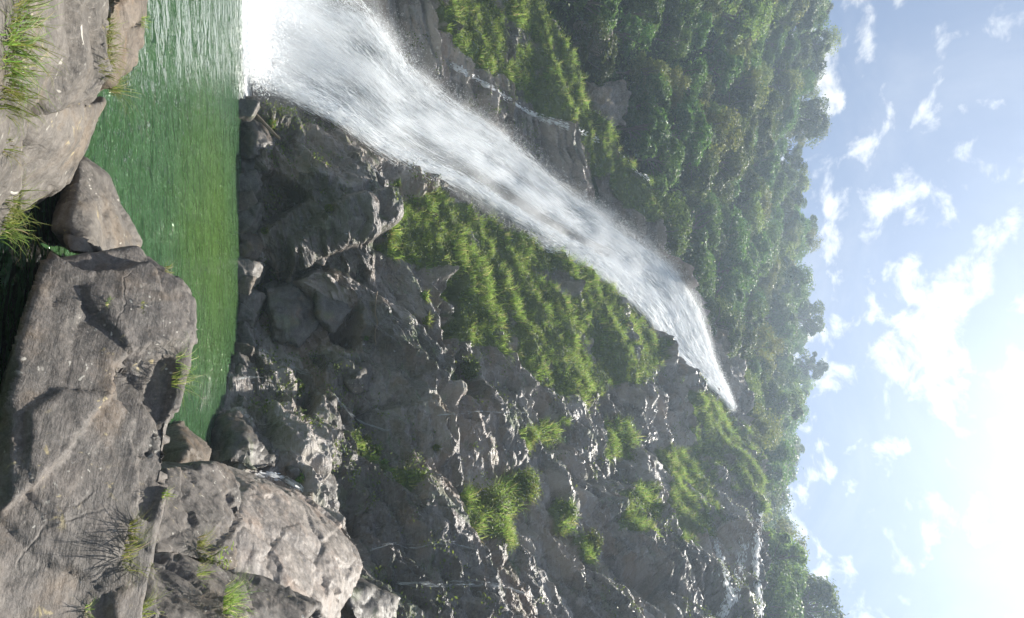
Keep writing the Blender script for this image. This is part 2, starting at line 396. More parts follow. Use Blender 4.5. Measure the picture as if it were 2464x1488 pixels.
disp = 2.3 * b1 + 1.15 * b2 + .46 * b3 + .17 * b4
lay = bed[:, 1] / 2.6 + .35 * fbm(np.column_stack((bed[:, 0] * .12, bed[:, 1] * .3, bed[:, 1] * 0)), 3, 66); fl_ = lay - np.floor(lay)
saw = np.where(fl_ < .86, fl_ / .86, (1 - fl_) / .14) - .5
lamp = np.clip(.5 + 1.2 * fbm(flat * .07, 2, 67), 0, 1) * np.clip((pv.ravel() - 850) / 250, .15, 1)
disp += 1.5 * saw * lamp
lay = bed[:, 1] / .8 + .3 * fbm(flat * .3, 3, 68) + bed[:, 0] * .05; fl_ = lay - np.floor(lay)
disp += .28 * (np.where(fl_ < .8, fl_ / .8, (1 - fl_) / .2) - .5) * np.clip(.5 + 1.4 * fbm(flat * .13 + 3, 2, 69), 0, 1)
disp += .25 * fbm(flat * .35, 3, 61) + .09 * fbm(flat * 2.6, 3, 71)
disp -= disp.mean()
disp = disp.reshape(NTc, NZ)
def soften(a, n):
    for _ in range(n):
        b = np.pad(a, 1, mode='edge'); a = (b[:-2, 1:-1] + b[2:, 1:-1] + b[1:-1, :-2] + b[1:-1, 2:] + 2 * b[1:-1, 1:-1]) / 6
    return a
# vegetation cover, by the outlines of the grass in the photograph
GR = [
 [(870, 550), (930, 485), (1050, 475), (1150, 515), (1250, 565), (1340, 605), (1430, 650), (1500, 715), (1560, 780), (1590, 860), (1560, 920), (1480, 930), (1400, 950), (1330, 945), (1250, 890), (1170, 840), (1090, 835), (1050, 745), (1080, 670), (1000, 635), (940, 615)],
 [(1020, -80), (1290, -80), (1300, 0), (1400, 170), (1450, 260), (1500, 330), (1570, 430), (1590, 520), (1550, 545), (1500, 480), (1440, 390), (1380, 300), (1300, 280), (1200, 190), (1100, 150), (1040, 60)],
 [(1640, 940), (1750, 975), (1815, 1050), (1835, 1110), (1838, 1240), (1790, 1180), (1730, 1160), (1680, 1060)],
 [(1600, 1070), (1690, 1080), (1730, 1180), (1720, 1290), (1640, 1310), (1600, 1220)],
 [(1100, 1180), (1180, 1160), (1260, 1240), (1250, 1290), (1150, 1280)], [(1225, 1150), (1290, 1140), (1295, 1200), (1240, 1215)],
 [(1340, 1200), (1380, 1205), (1385, 1265), (1350, 1270)], [(1400, 1280), (1440, 1285), (1435, 1335), (1405, 1335)], [(1255, 1040), (1295, 1040), (1295, 1080), (1260, 1078)],
 [(1460, 1000), (1520, 1010), (1520, 1110), (1450, 1090)], [(840, 1030), (900, 1040), (950, 1120), (900, 1110)], [(1080, 860), (1160, 900), (1150, 950), (1090, 940)], [(1480, 1180), (1560, 1160), (1570, 1300), (1490, 1290)],
 [(925, 1095), (1010, 1150), (980, 1200), (930, 1160)], [(1300, 1010), (1370, 1000), (1360, 1050), (1300, 1060)],
]
cover = np.zeros(pv.shape); wv_ = 14 * fbm(flat * .5, 3, 81).reshape(NTc, NZ); wu_ = 14 * fbm(flat * .5 + 5, 3, 82).reshape(NTc, NZ)
for poly in GR: cover = np.maximum(cover, inpoly(pv + wv_, pu + wu_, poly))
gap = fbm(flat * .45, 4, 91).reshape(NTc, NZ)
cover = cover * np.clip((.72 - gap) * 5, 0, 1)
disp *= 1 - .35 * cover
# hollows of the lower wall: the dark undercut and the wedges beside it
def hollow(poly, amt, soft=10):
    global disp
    m = soften(inpoly(pv + wv_ * .4, pu + wu_ * .4, poly).astype(float), 4)
    disp -= amt * m
hollow([(585, 640), (640, 630), (690, 690), (690, 720), (640, 740), (585, 790)], 3.0)
hollow([(800, 790), (855, 735), (850, 830), (805, 800)], 1.6)
hollow([(590, 440), (660, 420), (730, 480), (640, 540), (590, 540)], 1.6)
hollow([(720, 930), (760, 925), (755, 1000), (725, 1000)], 1.6)
hollow([(1050, 680), (1100, 660), (1110, 800), (1060, 830)], 1.5)
hollow([(880, 560), (930, 560), (930, 600), (885, 600)], .8)
hollow([(700, 1130), (860, 1230), (870, 1290), (760, 1200)], 1.4)
hollow([(1080, 850), (1170, 880), (1160, 960), (1060, 930)], 1.6)
# smooth diagonal face that crosses the wall, jutting out
hollow([(690, 640), (790, 640), (950, 740), (1120, 940), (1090, 970), (950, 880), (830, 770), (720, 700)], -1.1)
hollow([(800, 500), (900, 480), (930, 560), (800, 600), (700, 640), (690, 580)], -.9)
chute = [(560, -140), (740, -90), (850, -10), (990, 160), (1170, 295), (1350, 440), (1530, 560), (1655, 700), (1715, 860), (1765, 985), (1720, 940), (1600, 835), (1500, 718), (1350, 618), (1200, 535), (1000, 422), (800, 295), (625, 208), (600, 160)]
inch = soften(inpoly(pv, pu, chute).astype(float), 5)
disp = disp * (1 - .75 * inch) - .5 * inch
G = base + N0 * disp[..., None]
# the top: roll back onto the plateau
lip = [G]
for k, (dy, dz) in enumerate(((.5, .12), (1.4, .2), (3.2, .3), (7, .6), (14, 2.2))):
    e = G[:, -1, :].copy(); e[:, 1] += dy; e[:, 2] += dz; e[:, 0] += dy * tt; lip.append(e[:, None])
G = np.concatenate(lip, 1)
def grid_faces(n, m):
    i = np.arange(n - 1)[:, None] * m + np.arange(m - 1)[None]
    return np.stack((i, i + m, i + m + 1, i + 1), 2).reshape(-1, 4)
CV = G.reshape(-1, 3); CFc = grid_faces(NTc, G.shape[1])
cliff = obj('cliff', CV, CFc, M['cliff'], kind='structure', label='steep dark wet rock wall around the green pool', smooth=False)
cov_full = np.concatenate((cover, np.repeat(cover[:, -1:], 5, 1)), 1)
attr(cliff.data, 'cover', cov_full.ravel())
def pad5(a): a = a.reshape(NTc, NZ); return np.concatenate((a, np.repeat(a[:, -1:], 5, 1)), 1).ravel()
f1 = facet(bed * np.array((.26, .44)) + 3.3, 31); f2 = facet(bed * np.array((.75, 1.3)) + 7.7, 41)
f0 = facet(bed * np.array((.1, .17)), 21); attr(cliff.data, 'tone', pad5(.55 + .5 * f0[0] + .5 * f1[0] + .4 * f2[0])); attr(cliff.data, 'tone2', pad5(.5 + f1[1] * .3 + .8 * np.roll(f1[0], 7)))
cliff_bvh = BVHTree.FromPolygons(CV.tolist(), CFc.tolist())
def on_cliff(v, u, lift=0.):
    h = cliff_bvh.ray_cast(Vector(EYEP), Vector(ray(v, u)).normalized())
    if h[0] is None: return None, None
    n = np.array(h[1]); n = -n if n[1] > 0 else n
    return np.array(h[0]) + n * lift, n

# ------------------------------------------------------------------ forested hills behind
HP = [(1150, -100, 52), (1230, 0, 55), (1330, 140, 58), (1420, 260, 60), (1500, 380, 62), (1540, 480, 64), (1560, 600, 67), (1640, 720, 71), (1700, 820, 75), (1760, 960, 79), (1770, 1080, 76), (1760, 1200, 74), (1740, 1320, 74), (1735, 1500, 74), (1100, -300, 52),
 (1930, 0, 112), (1905, 120, 112), (1888, 230, 112), (1862, 400, 112), (1900, 600, 112), (1890, 750, 112), (1905, 880, 112), (1848, 1010, 110), (1795, 1130, 106), (1770, 1240, 100), (1755, 1330, 96), (1745, 1500, 94), (1960, -200, 112), (1980, -400, 112),
 (1700, 0, 82), (1720, 200, 84), (1730, 400, 86), (1745, 600, 89), (1780, 800, 93), (1800, 950, 96), (1775, 1100, 92), (1745, 1300, 86), (1680, -250, 82), (1500, 0, 67), (1580, 200, 70), (1660, 400, 74)]
hp = np.array([P(*h_) for h_ in HP])
hill_z = TPS(np.column_stack((hp[:, 0] / hp[:, 1] * 60, hp[:, 1] * .8)), hp[:, 2], 1.5)
def hillh(t_, y_):
    z = hill_z(np.column_stack((t_ * 60, np.minimum(y_, 113) * .8)))
    z = z - np.maximum(y_ - 113, 0) * .5
    return z + 1.2 * fbm(np.column_stack((t_ * y_, y_, y_ * 0)) * .09, 3, 101)
ht = np.linspace(-.95, .95, 190); hy = np.concatenate((np.linspace(50, 116, 110), np.linspace(120, 190, 10)))
HT, HY = np.meshgrid(ht, hy, indexing='ij')
HZ = hillh(HT.ravel(), HY.ravel()).reshape(HT.shape)
# keep the hill behind the cliff: sink it wherever it would come out in front of the wall
top_at = np.interp(ht, tt, G[:, NZ - 1, 2]); y_at = np.interp(ht, tt, G[:, NZ - 1, 1])
HZ = np.where(HY < y_at[:, None] + 1.0, np.minimum(HZ, top_at[:, None] - 3), HZ)
HZ = np.where(HY < y_at[:, None] - 2.0, -4, HZ)
obj('forest_hill', np.stack((HT * HY, HY, HZ), 2).reshape(-1, 3), grid_faces(*HT.shape), M['floor'], kind='structure', label='steep forested hillside above the falls', smooth=True)
# nearer knoll above the right-hand end of the cliff
kx, ky = np.meshgrid(np.linspace(12, 90, 70), np.linspace(50, 110, 50), indexing='ij')
def knollh(x, y):
    s = np.clip((x - 18.5 - .3 * (y - 60)) / 6, 0, 1); s = s * s * (3 - 2 * s)
    f = np.clip((y - 50) / 8, 0, 1)
    return 26 + (20 * s + .3 * np.maximum(x - 22, 0)) * f + 1.0 * fbm(np.column_stack((x.ravel(), y.ravel(), x.ravel() * 0)) * .12, 3, 111).reshape(np.shape(x))
obj('knoll', np.stack((kx, ky, knollh(kx, ky)), 2).reshape(-1, 3), grid_faces(*kx.shape), M['floor'], kind='structure', label='dark wooded knoll above the right end of the cliff', smooth=True)
# ground under everything
gx = np.array([(-600, -200, -2.2), (600, -200, -2.2), (600, 900, -2.2), (-600, 900, -2.2)])
obj('ground', gx, np.array([(0, 1, 2, 3)]), M['shore'], kind='structure', label='rocky stream bed under the pool')

# ------------------------------------------------------------------ trees
def leaf_quads(C, D, size, rng, flat=.5):
    """Small folded leaf sprays at C facing roughly D: one quad each."""
    n = len(C); nrm = D + rng.normal(0, flat, (n, 3)); nrm /= np.linalg.norm(nrm, axis=1, keepdims=True) + 1e-9
    a = np.cross(nrm, rng.normal(0, 1, (n, 3))); a /= np.linalg.norm(a, axis=1, keepdims=True) + 1e-9
    b = np.cross(nrm, a); s = size * rng.uniform(.6, 1.3, (n, 1)); w = s * rng.uniform(.4, .75, (n, 1))
    V = np.stack((C - a * s, C - b * w + nrm * s * .12, C + a * s, C + b * w + nrm * s * .12), 1).reshape(-1, 3)
    return V, np.arange(4 * n).reshape(n, 4)
def crown(seed, rad=2.7, high=3.4, z0=3.4, clumps=22, per=230, size=.17):
    rng = np.random.default_rng(seed); Cs = []; Ds = []; cents = []
    for k in range(clumps):
        th = rng.uniform(0, 2 * math.pi); h = rng.uniform(0, 1) ** .75
        prof = math.sqrt(max(.03, 1 - (1.7 * h - .75) ** 2)) if h < 1 else .2
        r_ = rad * prof * math.sqrt(rng.uniform(.12, 1)) * .95
        c_ = np.array((r_ * math.cos(th), r_ * math.sin(th), z0 + h * high)); cr_ = rng.uniform(.4, 1.3) * rad / 2.7
        cents.append(c_)
        d = rng.normal(0, 1, (per, 3)); d[:, 2] = np.abs(d[:, 2]) * 1.0 - .35; d /= np.linalg.norm(d, axis=1, keepdims=True)
        rr = cr_ * (.55 + .5 * rng.uniform(0, 1, (per, 1)) ** .6 + .35 * (rng.uniform(0, 1, (per, 1)) > .9)); e = np.array((1, 1, .62))
        Cs.append(c_ + d * rr * e * rng.uniform(.8, 1.2)); Ds.append(d + np.array((0, 0, .7)))
    return leaf_quads(np.concatenate(Cs), np.concatenate(Ds), size, rng, .55), cents
def trunk(cents, seed, z0=3.4, r=.17):
    rng = np.random.default_rng(seed); top = np.mean(cents, 0) + (0, 0, .3)
    parts = [tube(spline([(0, 0, -1.2), (.12, .05, 1.2), top * (.5, .5, .6), top], 9), np.linspace(r, r * .4, 9), 6)]
    for c_ in cents[:9]:
        s_ = rng.uniform(.45, .85); a = top * (s_, s_, s_)
        parts.append(tube(spline([a, (a + c_) / 2 + rng.normal(0, .2, 3), c_], 5), np.linspace(r * .45, r * .14, 5), 5))
    return merge(parts)
TREES = []
for k in range(9):
    rd = (2.3, 2.8, 3.3, 2.5, 3.0, 2.1, 2.7, 3.4, 2.6)[k]; hg = (3.2, 3.0, 3.6, 4.4, 3.2, 3.9, 2.6, 3.2, 3.6)[k]; z0 = (2.6, 2.2, 2.8, 3.0, 2.4, 3, 2.2, 3, 2.4)[k]
    (lv, lf), ce = crown(200 + k, rd, hg, z0, (20, 24, 28, 24, 24, 18, 20, 30, 22)[k], 280, (.14, .13, .15, .12, .15, .13, .16, .14, .12)[k])
    tv, tf = trunk(ce, 300 + k, z0)
    TREES.append((np_mesh('trunk', tv, tf, M['bark'], True), np_mesh('crown', lv, lf, M['leaf_pale' if k in (3, 6) else 'leaf'])))
def tree(p, k, s, rz, label, group, name='broadleaf_tree'):
    e = empty(name, p, label=label, category='tree', group=group); e.rotation_euler = (random.uniform(-.1, .1), random.uniform(-.1, .1), rz); e.scale = (s, s, s * random.uniform(.9, 1.15))
    link('trunk', TREES[k][0], e); link('crown', TREES[k][1], e)
rng = np.random.default_rng(77)
pts = []
tries = 0
while tries < 26000 and len(pts) < 330:
    tries += 1
    y = rng.uniform(53, 115); t_ = rng.uniform(-.66, .62)
    if rng.uniform() > y / 115: continue
    ye = np.interp(t_, ht, y_at)
    if y < ye + 3.2: continue
    x = t_ * y
    if any((x - a) ** 2 + (y - b) ** 2 < 3.55 ** 2 * (1 + .25 * (y > 100)) for a, b, _ in pts): continue
    z = float(hillh(np.array([t_]), np.array([y]))[0])
    v_, u_ = proj(np.array((x, y, z + 5.5)))
    if u_ < -60 or u_ > 1540: continue
    vt, ut = proj(np.array((x, y, z + 6)))
    zt = np.interp(t_, tt, G[:, NZ - 1, 2]); ve, _ = proj(np.array((t_ * ye, ye, zt)))
    if vt < ve + 2: continue
    pts.append((x, y, z))
for i, (x, y, z) in enumerate(pts):
    ye = np.interp(x / y, ht, y_at)
    kk = int(rng.integers(0, 9)); vv, uu = proj(np.array((x, y, z + 4.)))
    tone = 'pale green' if kk in (3, 6) else ('wide-crowned dark green' if kk in (2, 7) else 'mid green')
    place = next(w_ for lim, w_ in ((190, 'left of the pale crag'), (420, 'straight above the pale crag'), (640, 'above the middle of the waterfall'), (860, 'just left of the waterfall lip'), (1080, 'above the waterfall lip'), (9999, 'above the right wall')) if uu < lim)
    band = 'on the skyline' if y > 107 else 'at the lower forest edge' if y < ye + 9 else 'low on the hillside' if y < 86 else 'high on the hillside'
    lab = tone + ' tree ' + band + ', ' + place; grp = tone + ' trees ' + band + ', ' + place
    tree((x, y, z - .6), kk, rng.uniform(.7, 1.4), rng.uniform(0, 6.3), lab, grp)
p = P(1955, 285, 108); tree((p[0], p[1], p[2] - 7.6), 2, 1.3, .4, 'tall rounded tree breaking the skyline at the left end of the ridge', None)
kp = []
tries = 0
while tries < 4000 and len(kp) < 34:
    tries += 1
    x, y = rng.uniform(17, 52), rng.uniform(54, 76)
    z = float(knollh(np.array([x]), np.array([y]))[0])
    if any((x - a) ** 2 + (y - b) ** 2 < 3.2 ** 2 for a, b in kp): continue
    v_, u_ = proj(np.array((x, y, z + 4)))
    if u_ < 1335 or u_ > 1560 or v_ < 1800: continue
    kp.append((x, y)); tree((x, y, z - .5), int(rng.integers(0, 9)), rng.uniform(.8, 1.2), rng.uniform(0, 6.3), ('front' if y < 62 else 'rear') + ' row tree on the dark knoll at the right end', ('front' if y < 62 else 'rear') + ' row of trees on the dark knoll')
# undergrowth that hides the forest floor
n = 15000
y = rng.uniform(52, 114, n); t_ = rng.uniform(-.7, .7, n); z = hillh(t_, y); ok = y > np.interp(t_, ht, y_at) + 1.2
y, t_, z = y[ok], t_[ok], z[ok]
C = np.column_stack((t_ * y, y, z + rng.uniform(0, 1.3, len(z)) ** 2))
C = np.repeat(C, 5, 0) + rng.normal(0, .45, (len(C) * 5, 3))
V, F = leaf_quads(C, np.tile((0, -.3, 1.), (len(C), 1)), .24, rng, .7)
obj('undergrowth', V, F, M['leaf'], kind='stuff', label='low leafy undergrowth between the hillside trees', category='undergrowth')

# ------------------------------------------------------------------ boulders
def hull_mesh(pts):
    import bmesh
    bm = bmesh.new()
    for p_ in pts: bm.verts.new(p_)
    r = bmesh.ops.convex_hull(bm, input=bm.verts[:])
    dead = list({g for g in r['geom_interior'] + r['geom_unused'] if isinstance(g, bmesh.types.BMVert)})
    bmesh.ops.delete(bm, geom=dead, context='VERTS')
    bmesh.ops.recalc_face_normals(bm, faces=bm.faces[:])
    me = bpy.data.meshes.new('tmp'); bm.to_mesh(me); bm.free(); return me
def remesh(pts, voxel, smooth):
    me = hull_mesh(pts); o = bpy.data.objects.new('tmp', me); col.objects.link(o)
    m = o.modifiers.new('r', 'REMESH'); m.mode = 'VOXEL'; m.voxel_size = voxel
    if smooth:
        m = o.modifiers.new('s', 'SMOOTH'); m.iterations = smooth; m.factor = .5
    dg = bpy.context.evaluated_depsgraph_get(); e = o.evaluated_get(dg); em = e.to_mesh()
    V = np.empty(len(em.vertices) * 3); em.vertices.foreach_get('co', V); V = V.reshape(-1, 3)
    Nn = np.empty(len(em.vertices) * 3); em.vertices.foreach_get('normal', Nn); Nn = Nn.reshape(-1, 3)
    F = np.array([p_.vertices[:] for p_ in em.polygons if len(p_.vertices) == 4])
    e.to_mesh_clear(); bpy.data.objects.remove(o); bpy.data.meshes.remove(me)
    return V, F, Nn
ROCKS_V, ROCKS_F, RO = [], [], [0]
def boulder(pts, mat, label, voxel=.05, smooth=5, rough=1., seed=1, name='boulder', group=None, category='boulder', steps=(), drop=None, depth_=1.2, fs=1., under=False):
    """pts: visible surface points (world). The body goes on behind and below them."""
    pts = [np.asarray(p_, float) for p_ in pts]
    if under:
        vu = np.array([proj(p_) for p_ in pts]); cen = vu.mean(0); low = []
        for p_, q_ in zip(pts, cen + (vu - cen) * .88):
            d_ = ray(*q_); k_ = (-.7 - EYE) / d_[2] if d_[2] < -.02 else 1e9
            low.append(EYEP + d_ * k_ if k_ * d_[1] < p_[1] + 6 else np.array((p_[0] * 1.05, p_[1] + 3, -1.2)))
        pts = pts + low
    elif drop is not None:
        pts = pts + [np.array((p_[0] * (1 + depth_ / 40), p_[1] + depth_, drop)) for p_ in pts]
    V, F, Nn = remesh(pts, voxel, smooth)
    o1, t1, e1 = facet(V * .75 * fs + seed * 3.1, seed); o2, t2, e2 = facet(V * 2.1 * fs + seed, seed + 9)
    d = rough * (.012 * o1 + .15 * t1 + .006 * o2 + .05 * t2) / fs + rough * (.05 * fbm(V * 1.3 * fs, 4, seed) + .018 * fbm(V * 6 * fs, 3, seed + 3)) / fs
    d -= rough * .03 / fs * np.exp(-(e1 / .03) ** 2)
    if steps:
        sv, su = proj(V); sv = sv + 11 * fbm(V * 1.6, 4, 5); su = su + 11 * fbm(V * 1.6 + 4, 4, 6)
        for poly, amt in steps:
            c_ = np.mean(poly, 0); m_ = np.zeros(len(V))
            for k in range(3): m_ += inpoly(sv, su, [tuple(c_ + (np.array(p_) - c_) * (1 - .012 * k)) for p_ in poly]) / 3
            d += amt * m_ * (Nn[:, 2] > .2)
    V = V + Nn * d[:, None]
    b = np.array((V[:, 0].mean(), V[:, 1].mean(), V[:, 2].min()))
    ROCKS_V.append(V); ROCKS_F.append(F + RO[0]); RO[0] += len(V)
    return obj(name, V, F, mat, base=b, smooth=True, label=label, category=category, group=group)
def Z(*a): return [PZ(*p_) for p_ in a]
def Yp(*a): return [P(*p_) for p_ in a]
SN = np.array((-.44, -.6, .67)); SN /= np.linalg.norm(SN); SA = PZ(105, 1000, 1.0)
def SP(v, u, off=0.):                             # a point of the slab's tilted face, off metres proud of it
    d = ray(v, u); k = ((SA - EYEP) @ SN + off) / (d @ SN); return EYEP + d * k
slab_top = [SP(*p_) for p_ in ((150, 640), (285, 613), (330, 592, -.05), (400, 645), (440, 680, .02), (470, 725, -.02), (467, 800), (460, 870, -.02), (433, 990), (408, 1135, -.03), (372, 1335), (340, 1460, -.05), (330, 1560, -.05), (125, 800), (105, 1000, .02), (60, 1200), (20, 1310), (-30, 1450), (-60, 1600), (300, 900, .05))]
slab_rim = [SP(v_, u_) - np.array((0, .1, 0)) for v_, u_ in ((112, 632), (82, 700), (58, 800), (30, 900), (0, 1050), (-60, 1250), (-110, 1450))]
slab_rim = [np.array((p_[0], p_[1], p_[2] - .02)) for p_ in slab_rim]
slab_bot = [PZ(v_ + 22, u_ + 25, -.7) for v_, u_ in (proj(p_) for p_ in slab_rim)]
slab_bot += [np.array((p_[0] + .5, p_[1] + 2.2, -.5)) for p_ in slab_top[4:10]] + [p_ + (.5, 1.6, -.5) for p_ in slab_top[4:13]]
boulder(slab_top + slab_rim + slab_bot, M['slab'], 'huge flat grey slab between the pool and the dark water channel', .048, 1, .5, 11, steps=[
    ([(268, 885), (300, 868), (345, 850), (443, 826), (452, 790), (440, 740), (425, 690), (330, 640), (200, 660), (60, 600), (0, 700), (0, 1250), (150, 1100), (255, 960)], .16),
    ([(270, 905), (290, 885), (330, 880), (420, 860), (428, 900), (415, 960), (395, 1040), (370, 1090), (330, 1110), (318, 1060), (330, 1010), (300, 985), (280, 950)], -.12),
    ([(330, 1120), (385, 1060), (415, 985), (445, 990), (425, 1060), (405, 1150), (370, 1250), (340, 1240)], -.1)])
boulder(Z((192, 383, .35), (250, 428, .45), (262, 470, .55), (300, 555, .65), (335, 588, .7), (300, 612, .75), (200, 614, .85), (160, 605, .7), (135, 560, .4), (128, 510, .2), (150, 440, .2), (230, 500, .72), (230, 570, .8)), M['pale'], 'tan water-worn rock wedged between slab and left boulders', .045, 5, .7, 23, under=True)
boulder(Z((255, 0, 1.35), (255, 90, 1.4), (250, 180, 1.45), (252, 215, 1.4), (235, 238, 1.25), (150, 258, 1.35), (85, 258, 1.45), (62, 200, 1.6), (45, 100, 1.75), (40, 0, 1.8), (150, 100, 1.85), (140, -120, 1.8), (255, -120, 1.4)) + Yp((70, 255, 6.6), (40, 190, 6.1), (25, 80, 5.9)), M['pale'], 'speckled grey boulder with grassy cracks at the left edge', .045, 4, .8, 31, under=True)
boulder(Z((262, 0, 1.15), (262, 120, 1.15), (262, 190, 1.1), (278, 208, 1.0), (330, 152, 1.0), (348, 62, 1.05), (362, 0, 1.1), (370, -120, 1.1), (300, 90, 1.25), (300, -20, 1.28)), M['tan'], 'low boulder overhanging the pool behind the grassy crack', .045, 4, .8, 37, under=True)
boulder(Z((252, 236, 1.05), (240, 270, 1.05), (200, 372, .95), (152, 448, .8), (100, 490, .6), (42, 520, .45), (42, 430, .9), (40, 330, 1.15), (42, 268, 1.3), (130, 262, 1.32), (120, 350, 1.2)), M['pale'], 'smooth pale boulder with a dark patch, sloping to the channel', .045, 5, .7, 41, under=True)
boulder(Z((46, 0, 2.05), (46, 150, 1.95), (38, 262, 1.8), (40, 340, 1.55), (36, 440, 1.2), (30, 500, .95), (10, 560, .7), (-60, 620, .7), (-120, 500, 1.4), (-160, 200, 2.2), (-120, -80, 2.3), (46, -120, 2.1), (0, 250, 2.0)), M['pale'], 'nearest grass-topped rock ledge along the bottom of the view', .04, 5, .7, 43, under=True)
boulder(Yp((407, 1085, 18), (420, 1036, 19), (438, 1018, 20), (462, 1030, 20.5), (490, 1058, 20.5), (508, 1085, 20), (506, 1122, 19), (412, 1128, 17.5), (460, 1080, 17.6)), M['tan'], 'small rounded reddish boulder at the corner of the pool', .06, 6, .8, 47, drop=-1.2, depth_=.8)
boulder(Yp((545, 1117, 15.6), (576, 1165, 15.3), (586, 1215, 15), (582, 1272, 14.3), (570, 1312, 13.6), (560, 1362, 12.6), (470, 1119, 14.6), (405, 1130, 13.2), (440, 1335, 11.4), (388, 1260, 11.6), (372, 1330, 10.8), (480, 1200, 13.4), (520, 1290, 12.8)), M['slab'], 'dark angular boulder with sharp pale ridges behind the slab', .05, 3, .8, 53, drop=-1.2, depth_=1.0, steps=[([(560, 1180), (585, 1215), (578, 1275), (550, 1300), (500, 1330), (480, 1310), (530, 1270), (545, 1220)], -.12)])
boulder(Yp((536, 1120, 19.5), (592, 1136, 20.5), (660, 1166, 21), (730, 1190, 21.2), (790, 1232, 21.2), (835, 1270, 21), (864, 1312, 20.5), (878, 1368, 19.8), (855, 1420, 19), (815, 1490, 18), (760, 1600, 17), (600, 1170, 18), (560, 1250, 15.8), (560, 1380, 15), (600, 1400, 15.5), (680, 1330, 17.4), (640, 1240, 18), (700, 1500, 15.2)), M['bright'], 'large pale sunlit boulder with long dark cracks beside the cliff', .06, 3, .8, 59, drop=-1.2, depth_=2.0)
boulder(Yp((565, 1368, 13.2), (607, 1388, 13.6), (658, 1400, 13.8), (712, 1421, 13.8), (752, 1436, 13.6), (773, 1460, 13.3), (780, 1500, 13), (760, 1600, 12.5), (590, 1480, 11.8), (560, 1450, 11.8), (640, 1450, 12.6)), M['slab'], 'grey boulder with a curved crest in front of the pale one', .05, 4, 1., 61, drop=-1.2, depth_=1.0)
boulder(Yp((368, 1342, 10.6), (440, 1345, 11.2), (512, 1358, 11.6), (562, 1372, 12), (592, 1400, 11.8), (604, 1440, 11.2), (600, 1500, 10.6), (590, 1600, 10), (420, 1440, 9.6), (345, 1400, 9.4), (335, 1490, 8.4), (320, 1600, 8)), M['slab'], 'dark rock shelf carrying the big grass tuft near the corner', .045, 4, 1., 67, drop=-1.2, depth_=.8)
boulder(Yp((520, 1080, 25.5), (545, 1000, 27), (570, 985, 28), (605, 1010, 28), (642, 1058, 27.4), (670, 1095, 26.8), (668, 1126, 26), (620, 1134, 25), (545, 1112, 24.6), (600, 1060, 25.2), (560, 1040, 25.6)), M['shore'], 'brown cracked boulder at the far corner of the pool', .08, 4, 1.3, 71, drop=-1.2, depth_=2)
# rocks along the far shore
shore = [
 ([(582, 292, 35), (610, 285, 35.2), (645, 312, 35.6), (669, 352, 35.6), (652, 372, 35), (600, 380, 34.6), (620, 330, 34.4)], 'grey cracked block under the leaning log by the waterfall', 'shore'),
 ([(583, 386, 34.8), (612, 380, 35), (634, 400, 35.2), (630, 430, 35), (600, 446, 34.8), (584, 440, 34.6)], 'grey rounded rock at the far shore beside the cracked block', 'shore'),
 ([(574, 560, 34.6), (600, 548, 35), (634, 575, 35.2), (636, 610, 35), (610, 640, 34.8), (576, 636, 34.2), (605, 600, 34.2)], 'low tan layered rock at the middle of the far shore', 'tan'),
 ([(566, 845, 33), (620, 862, 33.5), (660, 890, 33.4), (640, 935, 32.4), (600, 940, 31.6), (560, 920, 31.6)], 'brown slab beside the thin white rivulet', 'shore'),
 ([(556, 950, 30.6), (600, 925, 31.2), (660, 960, 31), (735, 985, 30.6), (730, 1030, 29.8), (640, 1040, 28.8), (575, 1010, 28.8)], 'long brown leaning slab left of the corner boulder', 'shore'),
 ([(826, 886, 34.6), (888, 878, 35.6), (890, 945, 34.8), (850, 952, 33.8), (828, 920, 33.8), (860, 905, 33.6)], 'pale square rock block stuck in the dark wall', 'pale'),
 ([(655, 1090, 26.6), (690, 1062, 28), (750, 1060, 29), (742, 1110, 28), (700, 1130, 27)], 'rough mossy rock at the foot of the cliff above the corner', 'shore'),
 ([(690, 1130, 26), (760, 1120, 28.5), (830, 1170, 29), (815, 1210, 28), (760, 1200, 27)], 'moss-streaked slab behind the small cascade', 'shore'),
 ([(640, 690, 35.2), (700, 680, 35.8), (755, 730, 36), (770, 780, 35.8), (720, 840, 35), (660, 820, 34.8), (650, 760, 34.4), (710, 760, 34.8)], 'shiny grey slab on the dark wall right of the undercut', 'shore'),
 ([(760, 700, 35.6), (830, 730, 36), (850, 745, 36), (800, 795, 35.6), (770, 770, 35)], 'wedge-shaped grey slab above the shiny slab', 'shore'),
 ([(820, 1420, 22), (900, 1410, 23.5), (960, 1440, 24), (950, 1500, 23.5), (860, 1500, 21.5)], 'glistening wet rock in the spray at the right edge', 'shore'),
 ([(705, 605, 35.6), (760, 545, 36), (775, 560, 36), (740, 630, 35.6)], 'pale sunlit rib of rock on the wall, left one', 'bright'),
 ([(745, 630, 35.6), (815, 535, 36.2), (830, 560, 36), (780, 640, 35.6)], 'pale sunlit rib of rock on the wall, right one', 'bright'),
]
for i, (pp, lab, mt) in enumerate(shore):
    boulder(Yp(*pp), M[mt], lab, .09, 3, 1.2, 80 + i, name='shore_rock', category='rock', drop=None if pp[0][0] > 600 else -1, depth_=1.5) if pp[0][0] <= 600 else boulder(Yp(*pp) + [np.array(p_) + (p_[0] / 30, 2.2, -.4) for p_ in Yp(*pp)], M[mt], lab, .09, 3, 1.2, 80 + i, name='shore_rock', category='rock')
rw = np.random.default_rng(44)
ORD = 'first second third fourth fifth sixth seventh eighth ninth tenth eleventh twelfth'.split()
